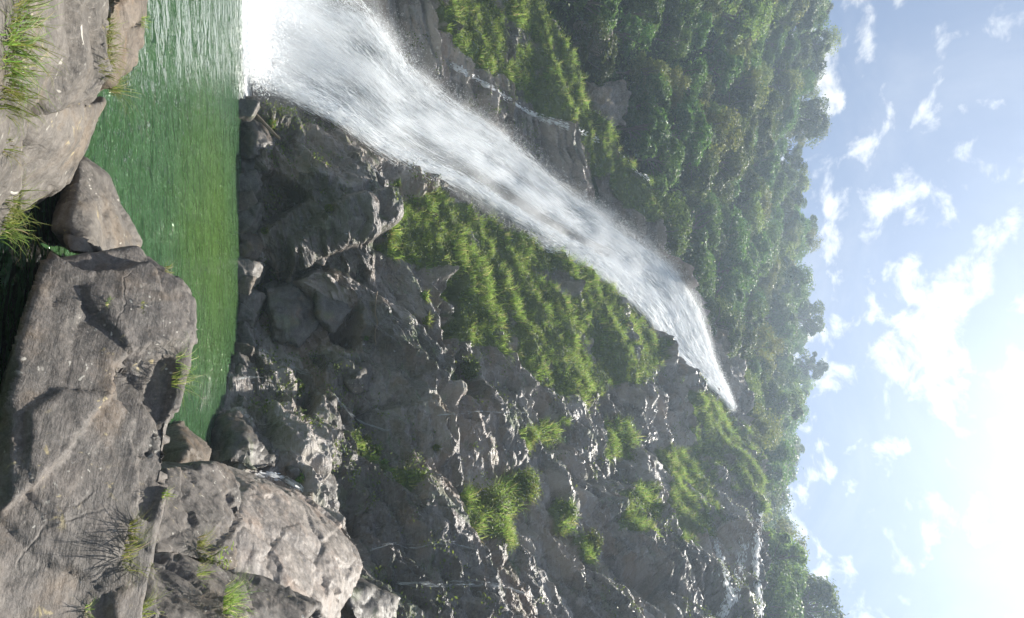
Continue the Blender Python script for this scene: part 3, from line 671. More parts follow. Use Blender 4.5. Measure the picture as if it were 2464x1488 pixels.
for i, (v, u, sz) in enumerate(((583, 265, .5), (586, 455, .7), (584, 485, .5), (585, 525, .8), (588, 545, .5), (583, 655, .7), (582, 682, .5), (584, 735, .8), (582, 770, .5), (580, 812, .6), (574, 852, .6), (566, 905, .7), (600, 500, .9), (604, 415, .7), (600, 640, .8))):
    c_ = PZ(v, u, .1) + (0, -.1, .2)
    box_ = np.array([(x, y, z) for x in (-1, 1) for y in (-.8, .9) for z in (-1, .9)]) * rw.uniform(.55, 1.15, (8, 3)) * sz + rw.normal(0, .12 * sz, (8, 3))
    ay = rw.uniform(-.7, .7); box_[:, 0], box_[:, 2] = box_[:, 0] * math.cos(ay) - box_[:, 2] * math.sin(ay), box_[:, 0] * math.sin(ay) + box_[:, 2] * math.cos(ay)
    boulder(list(box_ + c_), M['tan' if i % 4 == 2 else 'shore'], ('small angular waterline rock, ' + ORD[i] + ' from the leaning log along the far shore' if i < 12 else 'angular rock just above the far waterline, ' + ('between the others at the middle', 'nearest the waterfall', 'beside the low tan rock')[i - 12]), .08, 1, .9, 150 + i, name='waterline_rock', category='rock', group='small rocks along the far waterline')
# crags that stand out of the forest
crags = [([(1425, 205, 59), (1500, 190, 61), (1512, 235, 60.5), (1505, 300, 60), (1480, 310, 59), (1435, 270, 57.5), (1460, 240, 57.6)], 'pale sunlit crag among trees on the left hillside'),
 ([(1690, 800, 67), (1750, 790, 69), (1775, 840, 69), (1800, 900, 69), (1805, 960, 68.5), (1770, 960, 66.5), (1720, 850, 66)], 'tan ledges beside the top of the waterfall'),
 ([(1440, 60, 58), (1475, 70, 59), (1470, 130, 58.6), (1445, 120, 57.4)], 'small tan crag half hidden by leaves at the left')]
for i, (pp, lab) in enumerate(crags):
    boulder(Yp(*pp) + [np.array(p_) + (p_[0] / 20, 4.5, -2.5) for p_ in Yp(*pp)], M['crag'], lab, .2, 2, 3., 120 + i, name='crag', category='crag', fs=.5)
ROCKS = BVHTree.FromPolygons(np.concatenate(ROCKS_V).tolist(), np.concatenate(ROCKS_F).tolist())
def on_rock(v, u):
    h = ROCKS.ray_cast(Vector(EYEP), Vector(ray(v, u)).normalized()); return None if h[0] is None else np.array(h[0])

# ------------------------------------------------------------------ the pool
t = NT('pool_water'); c = t.coord()
w1 = t.noise(t.mapping(c, (1, 1.5, 1), (0, 0, R(-10))), 1.3, 2.5, .5, .8); w2 = t.noise(t.mapping(c, (1, 1.4, 1), (0, 0, R(16))), 4.2, 2, .5, .5)
hgt = t.math('ADD', w1, t.math('MULTIPLY', w2, .3))
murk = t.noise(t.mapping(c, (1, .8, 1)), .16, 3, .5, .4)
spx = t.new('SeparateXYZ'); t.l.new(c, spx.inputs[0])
# sunlit green patch over the shallow mid-pool, its light painted into the water colour
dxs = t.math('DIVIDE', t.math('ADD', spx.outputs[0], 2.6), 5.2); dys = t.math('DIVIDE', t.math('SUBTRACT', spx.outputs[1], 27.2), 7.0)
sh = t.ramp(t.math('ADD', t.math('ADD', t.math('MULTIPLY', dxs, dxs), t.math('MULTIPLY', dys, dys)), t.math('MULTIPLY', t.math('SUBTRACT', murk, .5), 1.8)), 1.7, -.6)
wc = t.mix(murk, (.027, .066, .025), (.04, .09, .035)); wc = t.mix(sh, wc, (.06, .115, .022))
# foam where the fall lands
dxf = t.math('DIVIDE', t.math('ADD', spx.outputs[0], 16.5), 8.0); dyf = t.math('DIVIDE', t.math('SUBTRACT', spx.outputs[1], 40.0), 5.0)
fo = t.math('ADD', t.math('MULTIPLY', dxf, dxf), t.math('MULTIPLY', dyf, dyf))
fm = t.math('MULTIPLY', t.ramp(fo, 1.6, .55), t.ramp(t.math('ADD', t.noise(c, 2.2, 6, .65, .5), t.ramp(fo, 1.2, .3, 0, .35)), .48, .62))
wc = t.mix(fm, wc, (.8, .83, .85))
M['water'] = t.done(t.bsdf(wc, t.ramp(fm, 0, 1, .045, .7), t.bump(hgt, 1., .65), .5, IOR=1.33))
nx, ny = 110, 130
wx, wy = np.meshgrid(np.linspace(-34, 30, nx), np.linspace(2, 47, ny), indexing='ij')
fl = np.column_stack((wx.ravel() * .5, wy.ravel() * 1.2, 0 * wx.ravel()))
wz = .018 * fbm(fl, 3, 401)
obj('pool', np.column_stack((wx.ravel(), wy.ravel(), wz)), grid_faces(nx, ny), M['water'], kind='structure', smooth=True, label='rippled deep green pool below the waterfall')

# ------------------------------------------------------------------ the waterfall
LEFT = [(600, -130), (740, -70), (850, 0), (925, 80), (990, 165), (1080, 240), (1170, 300), (1250, 360), (1350, 445), (1450, 510), (1530, 565), (1600, 625), (1655, 700), (1690, 780), (1715, 860), (1745, 930), (1765, 985)]
RIGHT = [(608, 150), (625, 205), (700, 242), (800, 292), (900, 360), (1000, 420), (1100, 470), (1200, 532), (1300, 590), (1350, 615), (1430, 660), (1500, 715), (1560, 770), (1600, 832), (1665, 895), (1720, 940), (1758, 985)]
NS, NWf = 150, 46
Lp, Rp = spline(LEFT, NS), spline(RIGHT, NS)
def fall_point(i, w, lift):
    v, u = Lp[i] * (1 - w) + Rp[i] * w
    d = ray(v, u); return v, u
def smooth_depth(v, u):
    d = ray(v, u)
    y = 46.
    for _ in range(14):
        z = EYE + d[2] / d[1] * y
        y = .5 * y + .5 * float(depth(np.array([[d[0] / d[1] * S_T, z]]))[0])
    return y
ctrlS, ctrlW = 26, 7
yc = np.zeros((ctrlS, ctrlW)); si = np.linspace(0, NS - 1, ctrlS).astype(int)
for a in range(ctrlS):
    for b in range(ctrlW):
        w = b / (ctrlW - 1); v, u = Lp[si[a]] * (1 - w) + Rp[si[a]] * w
        yc[a, b] = smooth_depth(v, u)
yc = np.clip(yc, 38, 66)
for _ in range(2): yc[1:-1] = (yc[:-2] + 2 * yc[1:-1] + yc[2:]) / 4
def fall_xyz(s, w, lift):
    """s 0 (pool) .. 1 (lip), w 0 (left) .. 1 (right), lift metres off the rock towards the viewer; arrays"""
    fs = s * (ctrlS - 1); a = np.clip(fs.astype(int), 0, ctrlS - 2); fa = fs - a
    wc_ = np.clip(w, 0, 1) * (ctrlW - 1); b = np.clip(wc_.astype(int), 0, ctrlW - 2); fb = wc_ - b
    y = (yc[a, b] * (1 - fa) + yc[a + 1, b] * fa) * (1 - fb) + (yc[a, b + 1] * (1 - fa) + yc[a + 1, b + 1] * fa) * fb - lift
    ls = s * (NS - 1); i = np.clip(ls.astype(int), 0, NS - 2); fi = (ls - i)[:, None]
    L_ = Lp[i] * (1 - fi) + Lp[i + 1] * fi; R_ = Rp[i] * (1 - fi) + Rp[i + 1] * fi
    vu = L_ * (1 - w[:, None]) + R_ * w[:, None]
    d = CF[None] + (vu[:, :1] - 1232) / FOC * CU[None] + np.array((1., 0, 0))[None] * (vu[:, 1:] - 744) / FOC
    p = EYEP + d * (y / d[:, 1])[:, None]
    return p
def spray_mat(name, colr, alpha, trans=.55, tex=None):
    t = NT(name)
    df = t.new('BsdfDiffuse'); df.inputs[0].default_value = (*colr, 1); tl = t.new('BsdfTranslucent'); tl.inputs[0].default_value = (*colr, 1)
    m1 = t.new('MixShader'); m1.inputs[0].default_value = trans; t.l.new(df.outputs[0], m1.inputs[1]); t.l.new(tl.outputs[0], m1.inputs[2])
    tr = t.new('BsdfTransparent'); m2 = t.new('MixShader'); t.l.new(tr.outputs[0], m2.inputs[1]); t.l.new(m1.outputs[0], m2.inputs[2])
    if alpha == 1: return t.done(m1.outputs[0])
    if tex: t.l.new(tex(t, alpha), m2.inputs[0])
    else: m2.inputs[0].default_value = alpha
    return t.done(m2.outputs[0])
def streaks(t, alpha):
    s, w = t.attr('flow'), t.attr('across')
    cb_ = t.new('CombineXYZ'); t.l.new(w, cb_.inputs[0]); t.l.new(s, cb_.inputs[1]); v = cb_.outputs[0]
    a = t.noise(t.mapping(v, (11, 7, 1)), 1, 5, .6, .25); b = t.noise(t.mapping(v, (46, 26, 1), loc=(3, 1, 0)), 1, 7, .7, .2); big_ = t.noise(t.mapping(v, (3.4, 4.5, 1)), 1, 3, .5, .4)
    m = t.math('ADD', t.math('ADD', t.math('MULTIPLY', a, .5), t.math('MULTIPLY', b, .45)), t.math('MULTIPLY', big_, .45))
    edge = t.math('MULTIPLY', t.ramp(w, -.02, .22), t.ramp(w, 1.0, .86))
    lowp = t.ramp(s, .75, .25, .05, .0)
    m = t.math('ADD', m, t.math('MULTIPLY', t.math('SUBTRACT', edge, 1), .33)); m = t.math('ADD', m, t.math('MULTIPLY', t.attr('dens'), .3))
    return t.math('MULTIPLY', t.math('MULTIPLY', t.ramp(m, .47, .84), t.ramp(edge, 0, .25)), alpha)
M['fall'] = spray_mat('falling_water', (.86, .9, .94), .8, .5, streaks)
M['strand'] = spray_mat('water_strands', (.97, .98, .985), 1., .5)
M['film'] = spray_mat('thin_water_film', (.8, .85, .88), .4, .4)
M['drop'] = spray_mat('water_drops', (.95, .96, .97), 1., .5)
wf = empty('waterfall', fall_xyz(np.array([.04]), np.array([.5]), .5)[0], label='broad white waterfall sliding down the rock chute into the pool', category='waterfall')
for k, lift in enumerate((.3, .6)):
    s, w = np.meshgrid(np.linspace(0, 1, NS), np.linspace(-.04, 1.03, NWf), indexing='ij'); s, w = s.ravel(), w.ravel()
    bul = lift * (.5 + 1.0 * np.sin(np.clip(w, 0, 1) * math.pi)) * (1.15 - .75 * s) + .35 * fbm(np.column_stack((w * 7, s * 12, s * 0 + k)), 3, 500 + k)
    V = fall_xyz(s, w, bul); V[:, 2] = np.maximum(V[:, 2], -.1)
    o = obj('water_sheet', V, grid_faces(NS, NWf), M['fall'], wf, smooth=True)
    attr(o.data, 'flow', s * (1 + .1 * k) + k * 3.7); attr(o.data, 'across', w * 1.0); attr(o.data, 'dens', -.75 * np.exp(-((w - .66) / .1) ** 2) * np.exp(-((s - .45) / .2) ** 2) - .1 + .4 * (s > .62) - .8 * np.exp(-((w - .62) / .16) ** 2) * np.exp(-((s - .86) / .07) ** 2))
rng = np.random.default_rng(9)
def strands(n, wlo, whi, lift_lo, lift_hi, len_lo, len_hi, wid, spow=1.):
    s = rng.uniform(0, 1, n) ** spow * .97; w = rng.uniform(wlo, whi, n); lift = rng.uniform(lift_lo, lift_hi, n) * (1.2 - .8 * s)
    dense = fbm(np.column_stack((w * 7 + 1.5 * s, s * 4.5, s * 0)), 4, 77) + .5 * np.exp(-((w - .3 - .25 * s) / .16) ** 2) + .45 * np.exp(-((w - .88) / .08) ** 2) - .75 * np.exp(-((w - .66) / .1) ** 2) * np.exp(-((s - .45) / .2) ** 2) - .1 + .5 * (s > .62) - .8 * np.exp(-((w - .62) / .16) ** 2) * np.exp(-((s - .86) / .07) ** 2); keep = dense > rng.uniform(-.45, .55, n); s, w, lift = s[keep], w[keep], lift[keep]; n = len(s)
    ds = rng.uniform(len_lo, len_hi, n) / 62.; dw = rng.normal(0, .012, n)
    a = fall_xyz(s, w, lift); b = fall_xyz(np.minimum(s + ds * .5, 1), w + dw * .5, lift * 1.02 + .05); c_ = fall_xyz(np.minimum(s + ds, 1), w + dw, lift * .98)
    jit = rng.normal(0, .12, (n, 3)); a += jit; b += jit; c_ += jit
    side = np.cross(c_ - a, rng.normal(0, 1, (n, 3))); side /= np.linalg.norm(side, axis=1, keepdims=True) + 1e-9
    side *= (wid * rng.uniform(.4, 1.4, n))[:, None]
    V = np.stack((a, b - side, c_ + side * .4), 1).reshape(-1, 3); V[:, 2] = np.maximum(V[:, 2], .02)
    return V, np.arange(3 * n).reshape(n, 3)
V, F = merge([strands(80000, -.02, 1, .3, 1.8, .3, 1.3, .03), strands(24000, .05, .97, .3, 1.6, .8, 2.6, .05)]); obj('water_strands', V, F, M['strand'], wf, kind='stuff')
def drops(n, fs, size):
    s, w, lift = fs(n); p = fall_xyz(s, w, lift); p += rng.normal(0, .22, p.shape); p[:, 2] = np.maximum(p[:, 2], .05)
    r_ = size * rng.uniform(.4, 1.5, n)[:, None]
    e = [rng.normal(0, 1, (n, 3)) for _ in range(2)]; e = [x / (np.linalg.norm(x, axis=1, keepdims=True) + 1e-9) * r_ for x in e]
    V = np.stack((p - e[0], p - e[1], p + e[0] + e[1]), 1).reshape(-1, 3); return V, np.arange(3 * n).reshape(n, 3)
def left_edge(n):
    s = rng.uniform(.03, 1, n); w = rng.normal(.1, .09, n) - np.abs(rng.normal(0, .09, n)) * rng.uniform(0, 1.2, n); return s, w, rng.uniform(.5, 2.5, n) * (1.15 - .7 * s)
def whole(n):
    s = rng.uniform(0, .97, n) ** 1.2; w = rng.uniform(-.02, 1, n); return s, w, rng.uniform(.8, 3.2, n) * (1.15 - .8 * s)
def splash(n):
    s = np.abs(rng.normal(0, .035, n)); w = rng.uniform(-.05, 1.04, n); return s, w, rng.uniform(.5, 4.5, n)
def foam(n):
    x = rng.uniform(-27, -10, n); d_ = np.abs(rng.normal(0, 2.4, n)); y = 40.8 - d_ - .2 * np.abs(x + 17)
    p = np.column_stack((x, y, np.full(n, .035))); r_ = (.16 * rng.uniform(.3, 1.4, n) / (1 + .35 * d_))[:, None]
    e = [np.column_stack((rng.normal(0, 1.6, n), rng.normal(0, .7, n), rng.normal(0, .12, n))) * r_ for _ in range(2)]
    return np.stack((p - e[0], p - e[1], p + e[0] + e[1]), 1).reshape(-1, 3), np.arange(3 * n).reshape(n, 3)
obj('spray', *merge([drops(110000, left_edge, .022), drops(60000, whole, .024), drops(50000, splash, .036), foam(16000)]), M['drop'], wf, kind='stuff')
t = NT('mist_air'); c = t.coord(); pn = t.new('VolumePrincipled'); pn.inputs['Color'].default_value = (.96, .98, 1, 1); pn.inputs['Anisotropy'].default_value = .3
t.l.new(t.math('MULTIPLY', t.ramp(t.noise(t.mapping(c, (1, 1, .55), (0, R(35), 0)), .5, 4, .6), .34, .7), .6), pn.inputs['Density']); t.done(pn.outputs[0], 1)
ms, mw = np.linspace(0, .97, 30), np.linspace(-.2, 1.02, 13)
sg, wg_ = [x.ravel() for x in np.meshgrid(ms, mw, indexing='ij')]
fr = fall_xyz(sg, wg_, .15 + 3.3 * np.sin(np.clip((wg_ + .2) / 1.22, 0, 1) * math.pi) * (1.1 - .85 * sg)); bk = fall_xyz(sg, wg_, sg * 0 + .1)
for a_, z_ in ((fr, .09), (bk, .06)): a_[:, 2] = np.maximum(a_[:, 2], z_)
nA = len(fr); gfm = grid_faces(30, 13); edge_ = [(i * 13, (i + 1) * 13) for i in range(29)] + [((i + 1) * 13 + 12, i * 13 + 12) for i in range(29)] + [(j + 1, j) for j in range(12)] + [(29 * 13 + j, 29 * 13 + j + 1) for j in range(12)]
mist_o = obj('mist', np.concatenate((fr, bk)), np.concatenate((gfm, gfm[:, ::-1] + nA, np.array([(a_, b_, b_ + nA, a_ + nA) for a_, b_ in edge_]))), t.m, wf, kind='stuff')
outward(mist_o)
import bmesh
t = NT('plunge_mist_air'); c = t.coord(); pn = t.new('VolumePrincipled'); pn.inputs['Color'].default_value = (.96, .98, 1, 1); pn.inputs['Anisotropy'].default_value = .3
vl = t.new('VectorMath', operation='LENGTH'); t.l.new(c, vl.inputs[0])
t.l.new(t.math('MULTIPLY', t.math('MULTIPLY', t.ramp(vl.outputs['Value'], 1, .1), t.ramp(t.noise(c, 2.2, 4, .6, .4), .3, .7)), .26), pn.inputs['Density']); t.done(pn.outputs[0], 1)
bm = bmesh.new(); bmesh.ops.create_uvsphere(bm, u_segments=24, v_segments=14, radius=1)
for v_ in bm.verts: v_.co.z = max(v_.co.z, -.12 + .004 * v_.co.x)
me = bpy.data.meshes.new('plunge_mist'); bm.to_mesh(me); bm.free(); me.materials.append(t.m)
pm = link('plunge_mist', me, wf, tuple(np.array((-18., 38.6, .85)) - np.array(wf.location)), kind='stuff'); pm.scale = (11, 4.6, 5.5)
# second thread of the fall, from the upper lip
def ribbon_on_cliff(path, width, n=40, seed=0, lift=.1, strands_=6, spread=1.):
    """White water running over the rock along a path of photo points; several braided threads"""
    rg = np.random.default_rng(seed); parts = []
    sp = spline(path, n); main = {}
    for k in range(strands_):
        off = rg.normal(0, 1.6 * spread, 2) if k else np.zeros(2)
        P3 = []; wob_ = np.cumsum(rg.normal(0, .22 * spread, (n, 2)), 0); wob_ -= np.linspace(0, 1, n)[:, None] * wob_[-1]
        for j, (v, u) in enumerate(sp):
            p_, n_ = on_cliff(v + off[0] + wob_[j, 0], u + off[1] + wob_[j, 1], lift)
            if p_ is None: continue
            if k == 0: main[j] = (p_, n_)
            elif j in main and np.linalg.norm(p_ - main[j][0]) > .45:
                p_ = main[j][0] + (p_ - main[j][0]) * .45 / np.linalg.norm(p_ - main[j][0])
            P3.append((p_, n_))
        if len(P3) < 4: continue
        pts_ = np.array([a for a, _ in P3]); 
        for _ in range(4): pts_[1:-1] = (pts_[:-2] + 2 * pts_[1:-1] + pts_[2:]) / 4
        m_ = int(np.linalg.norm(np.diff(pts_, axis=0), axis=1).sum() * 7) + 6; seg_ = rg.uniform(0, len(pts_) - 1.6, m_); i_ = seg_.astype(int); f_ = (seg_ - i_)[:, None]
        a_ = pts_[i_] * (1 - f_) + pts_[i_ + 1] * f_; tg = pts_[i_ + 1] - pts_[i_]; tg /= np.linalg.norm(tg, axis=1, keepdims=True) + 1e-9
        a_ = a_ + rg.normal(0, width * .6, (m_, 3)); e_ = a_ + tg * rg.uniform(.12, .5, (m_, 1)); sd = np.cross(tg, rg.normal(0, 1, (m_, 3))); sd /= np.linalg.norm(sd, axis=1, keepdims=True) + 1e-9
        sd *= width * rg.uniform(.15, .6, (m_, 1)); mid = (a_ + e_) / 2
        parts.append((np.stack((a_, mid - sd, e_, mid + sd), 1).reshape(-1, 3), np.arange(4 * m_).reshape(m_, 4)))
    return merge(parts) if parts else None
RIV = [
 ([(580, 805), (600, 822), (640, 850), (690, 880), (738, 900)], .06, 4, 1.2, 'thin white rivulet slanting down the dark wall into the pool'),
 ([(566, 915), (585, 912), (615, 908)], .07, 3, 1.0, 'short white trickle at the brown shore slab'),
 ([(800, 950), (830, 985), (870, 1015), (930, 1035)], .07, 4, 2.0, 'white rivulet across the middle of the right wall'),
 ([(1050, 1003), (1100, 997), (1170, 992), (1260, 995)], .05, 3, 1.5, 'fine trickle over the grey ledge right of the grass'),
 ([(608, 1140), (640, 1143), (670, 1150), (700, 1162), (726, 1178)], .12, 10, 3.0, 'small foaming cascade beside the pale sunlit boulder'),
 ([(1085, 150), (1140, 185), (1200, 220), (1260, 262), (1300, 280), (1360, 300), (1440, 335)], .16, 7, 3.2, 'slanting white stream down the left rock slope'),
 ([(1492, 362), (1520, 392), (1558, 432)], .14, 5, 2.5, 'white chute at the top of the left slope'),
 ([(885, 1330), (940, 1312), (1000, 1318), (1060, 1308), (1130, 1318)], .05, 4, 2.5, 'narrow rivulet above the pale sunlit boulder'),
 ([(950, 1400), (1040, 1410), (1120, 1404), (1200, 1412), (1260, 1425)], .06, 6, 5.0, 'broken white runnel over wet ledges at the right'),
 ([(1722, 1308), (1735, 1350), (1745, 1400), (1752, 1440), (1740, 1480)], .25, 12, 4.0, 'bright cascade at the top right of the cliff'),
 ([(1832, 1230), (1822, 1290), (1818, 1350), (1822, 1420), (1826, 1480)], .2, 9, 3.5, 'white water spilling along the right cliff rim'),
 ([(1790, 1300), (1780, 1360), (1770, 1420), (1760, 1445)], .15, 9, 5.0, 'glittering threads between the upper right cascades'),
 ([(1330, 1030), (1360, 1060), (1400, 1090)], .03, 3, 2.0, 'hair-thin trickle on the middle ledges'),
 ([(1100, 20), (1130, 60), (1170, 95)], .04, 4, 3.0, 'faint trickle on the rock above the left of the fall'),
]
for i, (path, wd, ns, spd, lab) in enumerate(RIV):
    r_ = ribbon_on_cliff(path, wd * (.75 if wd > .11 else .4), 60, 600 + i, .1, min(ns, 6), spd * (.8 if wd > .11 else .5))
    if r_ is None: continue
    b = r_[0][r_[0][:, 2].argmin()]
    obj('rivulet', r_[0], r_[1], M['drop' if wd > .11 else 'film'], base=b, smooth=False, kind=None, label=lab, category='rivulet', group='rivulets on the cliff')

# ------------------------------------------------------------------ grass
def blades(n, length, rng, spread=.12, droop=1., width=.006, up=np.array((0, 0, 1.)), lean=np.zeros(3), seg=4):
    r0 = rng.uniform(0, 1, n) ** .5 * spread; th = rng.uniform(0, 2 * math.pi, n); az = th + rng.normal(0, .7, n)
    el = rng.uniform(.75, 1.5, n); L = length * rng.uniform(.4, 1.1, n); wd = width * rng.uniform(.6, 1.4, n)
    pos = np.column_stack((r0 * np.cos(th), r0 * np.sin(th), np.full(n, -.02))); rows_ = []
    hd = np.column_stack((np.cos(az), np.sin(az), np.zeros(n))); side = np.column_stack((-np.sin(az), np.cos(az), np.zeros(n)))
    for k in range(seg + 1):
        f = k / seg; w_ = (wd * (1 - f ** 1.5 * .92))[:, None]
        rows_.append((pos - side * w_, pos + side * w_))
        e = el - droop * rng.uniform(.5, 1.3, n) * f * 1.4; st = (L / seg)[:, None]
        pos = pos + st * (hd * np.cos(e)[:, None] + np.array((0, 0, 1.)) * np.sin(e)[:, None] + lean * f)
    V = np.stack([x for r_ in rows_ for x in r_], 1).reshape(-1, 3); m = 2 * (seg + 1); F = []
    b0 = np.arange(n)[:, None] * m
    for k in range(seg): F.append(b0 + np.array((2 * k, 2 * k + 1, 2 * k + 3, 2 * k + 2))[None])
    return V, np.concatenate(F)
# long grass that covers the ledges: scattered over the marked cover of the wall
gp = CV.reshape(NTc, -1, 3)[:, :NZ]; gn = grid_normals(gp); gn = np.where(gn[..., 1:2] > 0, -gn, gn)
wgt = cover * np.clip(gn[..., 2] * 1.4 + .75, .1, 1)
A = np.linalg.norm(np.cross(np.gradient(gp, axis=0), np.gradient(gp, axis=1)), axis=2); wgt = wgt * A; wgt[:, :20] = 0
wgt[(pu < -70) | (pu > 1560)] = 0
pr = (wgt / wgt.sum()).ravel()
N_CL = 4200
idx = rng.choice(len(pr), N_CL, p=pr); pos = gp.reshape(-1, 3)[idx]
protos = [blades(34, .62, rng, .24, 1.25, .0115, lean=np.array((0, -.25, -.15)), seg=2) for _ in range(14)]
gv, gf, off = [], [], 0
dens = fbm(pos * .5, 3, 700)
for k in range(N_CL):
    pvv, pff = protos[k % 14]; a = rng.uniform(0, 6.28); s_ = rng.uniform(.55, 1.25) * (1 + .45 * dens[k]); ca_, sa_ = math.cos(a) * s_, math.sin(a) * s_
    X = pvv.copy(); x_ = pvv[:, 0] * ca_ - pvv[:, 1] * sa_; y_ = pvv[:, 0] * sa_ + pvv[:, 1] * ca_
    X[:, 0], X[:, 1], X[:, 2] = x_ + pos[k, 0], y_ + pos[k, 1] - .05, pvv[:, 2] * s_ + pos[k, 2]
    gv.append(X); gf.append(pff + off); off += len(X)
obj('ledge_grass', np.concatenate(gv), np.concatenate(gf), M['grass'], kind='stuff', label='long arching grass covering the rock ledges beside the fall', category='grass')
idx = rng.choice(len(pr), 8500, p=pr); C = np.repeat(gp.reshape(-1, 3)[idx], 9, 0) + rng.normal(0, .2, (8500 * 9, 3)) + (0, -.1, .08)
V, F = leaf_quads(C, np.tile((0, -.4, .9), (len(C), 1)), .07, rng, .6)
obj('ledge_herbs', V, F, M['shrub'], kind='stuff', label='low leafy herbs and moss between the grass on the ledges', category='herbs')
# moss and fern sprigs thinly over the damp rock
wg2 = A * np.clip(gn[..., 2] + .3, .02, 1) * (pv > 600) * np.clip(fbm(flat * .3, 3, 702).reshape(NTc, NZ) * 2.5 - .1, 0, 1); wg2[:, :10] = 0; wg2[(pu < -70) | (pu > 1560)] = 0
idx = rng.choice(wg2.size, 2600, p=(wg2 / wg2.sum()).ravel()); pos = gp.reshape(-1, 3)[idx]
C = np.repeat(pos, 14, 0) + rng.normal(0, .16, (len(pos) * 14, 3))
V, F = leaf_quads(C, np.tile((0, -.6, .8), (len(C), 1)), .075, rng, .6)
obj('moss_and_ferns', V, F, M['shrub'], kind='stuff', label='moss and small ferns clinging to the damp rock', category='moss')
# separate bushes and fern clumps that stand out on the wall
BUSH = [(795, 505, .7, 'small round grass clump alone on the wall left of the pale ribs'), (955, 440, .7, 'green clump at the edge of the fall, lower one'), (930, 560, 1.0, 'yellow-green clump at the lower tip of the grassy shoulder'),
 (1180, 1225, 2.0, 'large shaggy green bush on the right wall'), (1258, 1175, 1.5, 'rounded bush just above the large shaggy bush'), (1362, 1230, 1.0, 'small bush on the pale ledge of the right wall'), (1420, 1305, .9, 'small bush at the end of the hanging rock tongue'),
 (1272, 1058, .8, 'yellowish tuft bush below the grey ledges'), (1020, 715, .8, 'spiky fern hanging from the dark wall'), (1025, 770, .8, 'spiky fern low on the dark wall'), (880, 1060, .7, 'bright green moss cushion on the right wall'), (905, 1085, .7, 'green moss cushion beside the bright one'),
 (883, 812, .35, 'tiny green plant on the dark smooth face'), (640, 555, .5, 'green sprigs above the low tan shore rock'), (650, 300, .8, 'ferns above the leaning log'), (1050, 1080, .55, 'small fern clump in the centre of the right wall'), (720, 1150, .5, 'moss cushion by the small cascade'),
 (925, 1115, .5, 'drooping moss at the end of the green streak'), (1130, 880, 1.1, 'dark leafy bush under the overhang'), (1480, 1020, 1.1, 'grass clump on the upper ledges')]
for i, (v, u, s_, lab) in enumerate(BUSH):
    p_, n_ = on_cliff(v, u)
    if p_ is None: continue
    rg = np.random.default_rng(900 + i)
    if i in (3, 4, 5, 6, 18):
        d = rg.normal(0, 1, (int(900 * s_), 3)); d /= np.linalg.norm(d, axis=1, keepdims=True); d[:, 1] -= .3
        C = p_ + n_ * .3 + d * rg.uniform(.2, .62, (len(d), 1)) * s_ * np.array((1, .8, .9)) + .12 * rg.normal(0, 1, d.shape)
        lv, lf = leaf_quads(C, d + (0, -.2, .5), .085, rg, .6); bv, bf = blades(int(160 * s_), .8 * s_, rg, .5 * s_, 1.1, .016)
        e = empty('bush', p_, label=lab, category='bush', group='bushes on the cliff')
        obj('foliage', lv, lf, M['shrub'], e); obj('blades', bv + p_, bf, M['grass'], e)
        obj('stem', *tube([p_ - n_ * .2, p_ + n_ * .2, p_ + n_ * .3 + (0, 0, .3 * s_)], [.05, .04, .02], 6), M['bark'], e)
    else:
        bv, bf = blades(int(120 * s_ + 30), .85 * s_, rg, .28 * s_, 1.2, .015, lean=np.array((0, -.3, -.2)))
        d = rg.normal(0, 1, (int(200 * s_) + 30, 3)); d /= np.linalg.norm(d, axis=1, keepdims=True)
        C = p_ + d * .3 * s_ + n_ * .1; lv, lf = leaf_quads(C, d + (0, -.2, .6), .055, rg, .6)
        e = empty('fern_clump', p_, label=lab, category='fern', group='fern and grass clumps on the cliff')
        obj('blades', bv + p_, bf, M['grass'], e); obj('leaves', lv, lf, M['shrub'], e)
# tufts on the near boulders
TUFT = [(30, 60, .40, 130, .2, 'lush grass tuft on the nearest ledge, outermost at the left'), (18, 120, .36, 120, .2, 'lush grass tuft second from the left edge on the nearest ledge'), (14, 185, .36, 110, .18, 'lush grass tuft third from the left edge on the nearest ledge'), (18, 235, .3, 60, .14, 'sparse tuft on the nearest ledge beside the pale notch'),
 (262, 70, .3, 50, .12, 'thin grass in the crack of the speckled boulder, far end'), (258, 120, .34, 90, .16, 'thick grass in the crack of the speckled boulder, middle'), (248, 165, .34, 70, .14, 'straw-coloured grass at the near end of the boulder crack'), (268, 212, .6, 80, .1, 'long green tuft hanging over the pool'), (340, 52, .35, 40, .08, 'small tuft on the low boulder at the pool edge'),
 (25, 475, .35, 70, .14, 'grass tuft on the ledge above the channel, left of three'), (20, 520, .42, 90, .14, 'grass tuft on the ledge above the channel, middle of three'), (8, 556, .4, 70, .12, 'grass tuft on the ledge above the channel, right of three'), (12, 355, .22, 30, .06, 'tiny green sprig on the nearest ledge'),
 (428, 872, .5, 45, .1, 'pale grass tuft on the far rim of the slab'), (420, 918, .55, 60, .12, 'yellow-green grass tuft lying along the slab rim'), (318, 1275, .3, 60, .1, 'yellow-green tuft in the slab, smaller of a pair'), (308, 1335, .42, 130, .17, 'dry tangled grass tuft in the slab, larger of a pair'),
 (480, 1320, .5, 150, .2, 'mixed grass tuft around the leafy plant'), (480, 1385, .45, 70, .16, 'dry grass below the leafy plant'), (545, 1455, .6, 260, .26, 'big shaggy grass tuft at the corner rock shelf'), (345, 1476, .4, 90, .14, 'pale grass tuft at the right edge of the slab'), (212, 1470, .16, 40, .06, 'tiny moss tuft low on the slab'),
 (346, 738, .1, 40, .07, 'moss dot in the slab seam, upper'), (262, 732, .1, 40, .07, 'moss dot in the slab seam, lower'), (402, 650, .25, 35, .1, 'small tuft on the slab rim near the tan rock'), (395, 1190, .22, 30, .06, 'small green sprig between slab and dark boulder'), (60, 20, .3, 50, .12, 'tuft at the far left behind the nearest ledge')]
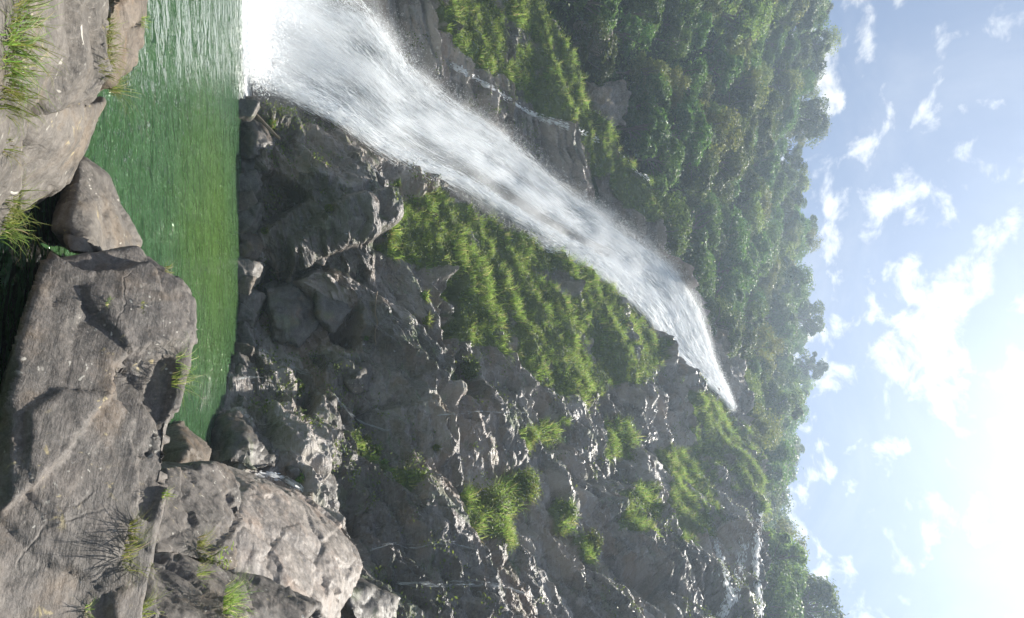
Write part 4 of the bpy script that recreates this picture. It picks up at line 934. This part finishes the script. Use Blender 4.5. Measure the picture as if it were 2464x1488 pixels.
for i, (v, u, L_, nb, sp_, lab) in enumerate(TUFT):
    p_ = on_rock(v, u)
    if p_ is None: continue
    rg = np.random.default_rng(1000 + i)
    bv, bf = blades(nb, L_, rg, sp_, 1.1, .0042, seg=5)
    obj('grass_tuft', bv + p_, bf, M['tuft'], base=p_, label=lab, category='grass tuft', group='grass tufts on the near rocks')
p_ = on_rock(495, 1345)
if p_ is not None:
    rg = np.random.default_rng(5); e = empty('leafy_plant', p_, label='bright green leafy seedling on the dark angular boulder', category='plant')
    for k in range(7):
        a = rg.uniform(0, 6.28); tip = p_ + np.array((math.cos(a) * .2, math.sin(a) * .2, rg.uniform(.2, .42))); path = spline([p_, (p_ + tip) / 2 + (0, 0, .07), tip], 6)
        st = obj('stem', *tube(path, np.linspace(.006, .003, 6), 5), M['shrub'], e)
        for j in range(9):
            q_ = path[min(5, 1 + j // 2)]; d = rg.normal(0, 1, 3); d[2] = abs(d[2]) * .4; d /= np.linalg.norm(d); s_ = np.cross(d, (0, 0, 1)); s_ /= np.linalg.norm(s_) + 1e-9; L_ = rg.uniform(.07, .13)
            lv = np.array([q_, q_ + d * L_ * .35 + s_ * L_ * .2, q_ + d * L_ * .7 + s_ * L_ * .16, q_ + d * L_ - (0, 0, .015), q_ + d * L_ * .7 - s_ * L_ * .16, q_ + d * L_ * .35 - s_ * L_ * .2])
            lo = obj('leaf', lv, np.array([(0, 1, 2, 3), (0, 3, 4, 5)]), M['tuft'], e); lo.parent = st
# leaning log by the fall, hanging roots
a, b = PZ(582, 250, .0) , P(655, 318, 35.2)
lp = spline([a + (0, 0, -.3), a * .7 + b * .3 + (0, 0, .08), b, b + (b - a) * .25], 10)
obj('driftwood_log', *tube(lp, np.linspace(.13, .06, 10), 8), M['wood'], base=a, smooth=True, label='bare log leaning out of the pool beside the waterfall', category='log')
ROOT = [([(905, 700), (905, 740), (905, 790), (903, 830)], 'pale root hanging down the smooth diagonal face'), ([(600, 640), (640, 650), (690, 655)], 'thin root dangling over the dark undercut'), ([(620, 770), (650, 790), (660, 740)], 'thin looping vine in the dark undercut')]
for i, (path, lab) in enumerate(ROOT):
    pp = [on_cliff(v, u, .12)[0] for v, u in spline(path, 14)]; pp = [x for x in pp if x is not None]
    if len(pp) > 4: obj('hanging_root', *tube(pp, [.03] * len(pp), 5), M['wood'], base=pp[0], label=lab, category='root')

# ------------------------------------------------------------------ the air: thin bright haze over the whole valley
t = NT('haze_air'); pvn = t.new('VolumePrincipled'); pvn.inputs['Color'].default_value = (.66, .82, 1, 1); pvn.inputs['Density'].default_value = .0012; pvn.inputs['Anisotropy'].default_value = .62
t.done(pvn.outputs[0], 1)
hx = np.array([(x, y, z) for x in (-640, 640) for y in (-240, 940) for z in (-4, 118)], float)
haze_o = obj('haze', hx, np.array([(0, 1, 3, 2), (4, 6, 7, 5), (0, 4, 5, 1), (2, 3, 7, 6), (0, 2, 6, 4), (1, 5, 7, 3)]), t.m, kind='stuff', label='thin bright haze filling the valley', category='haze')

outward(haze_o)
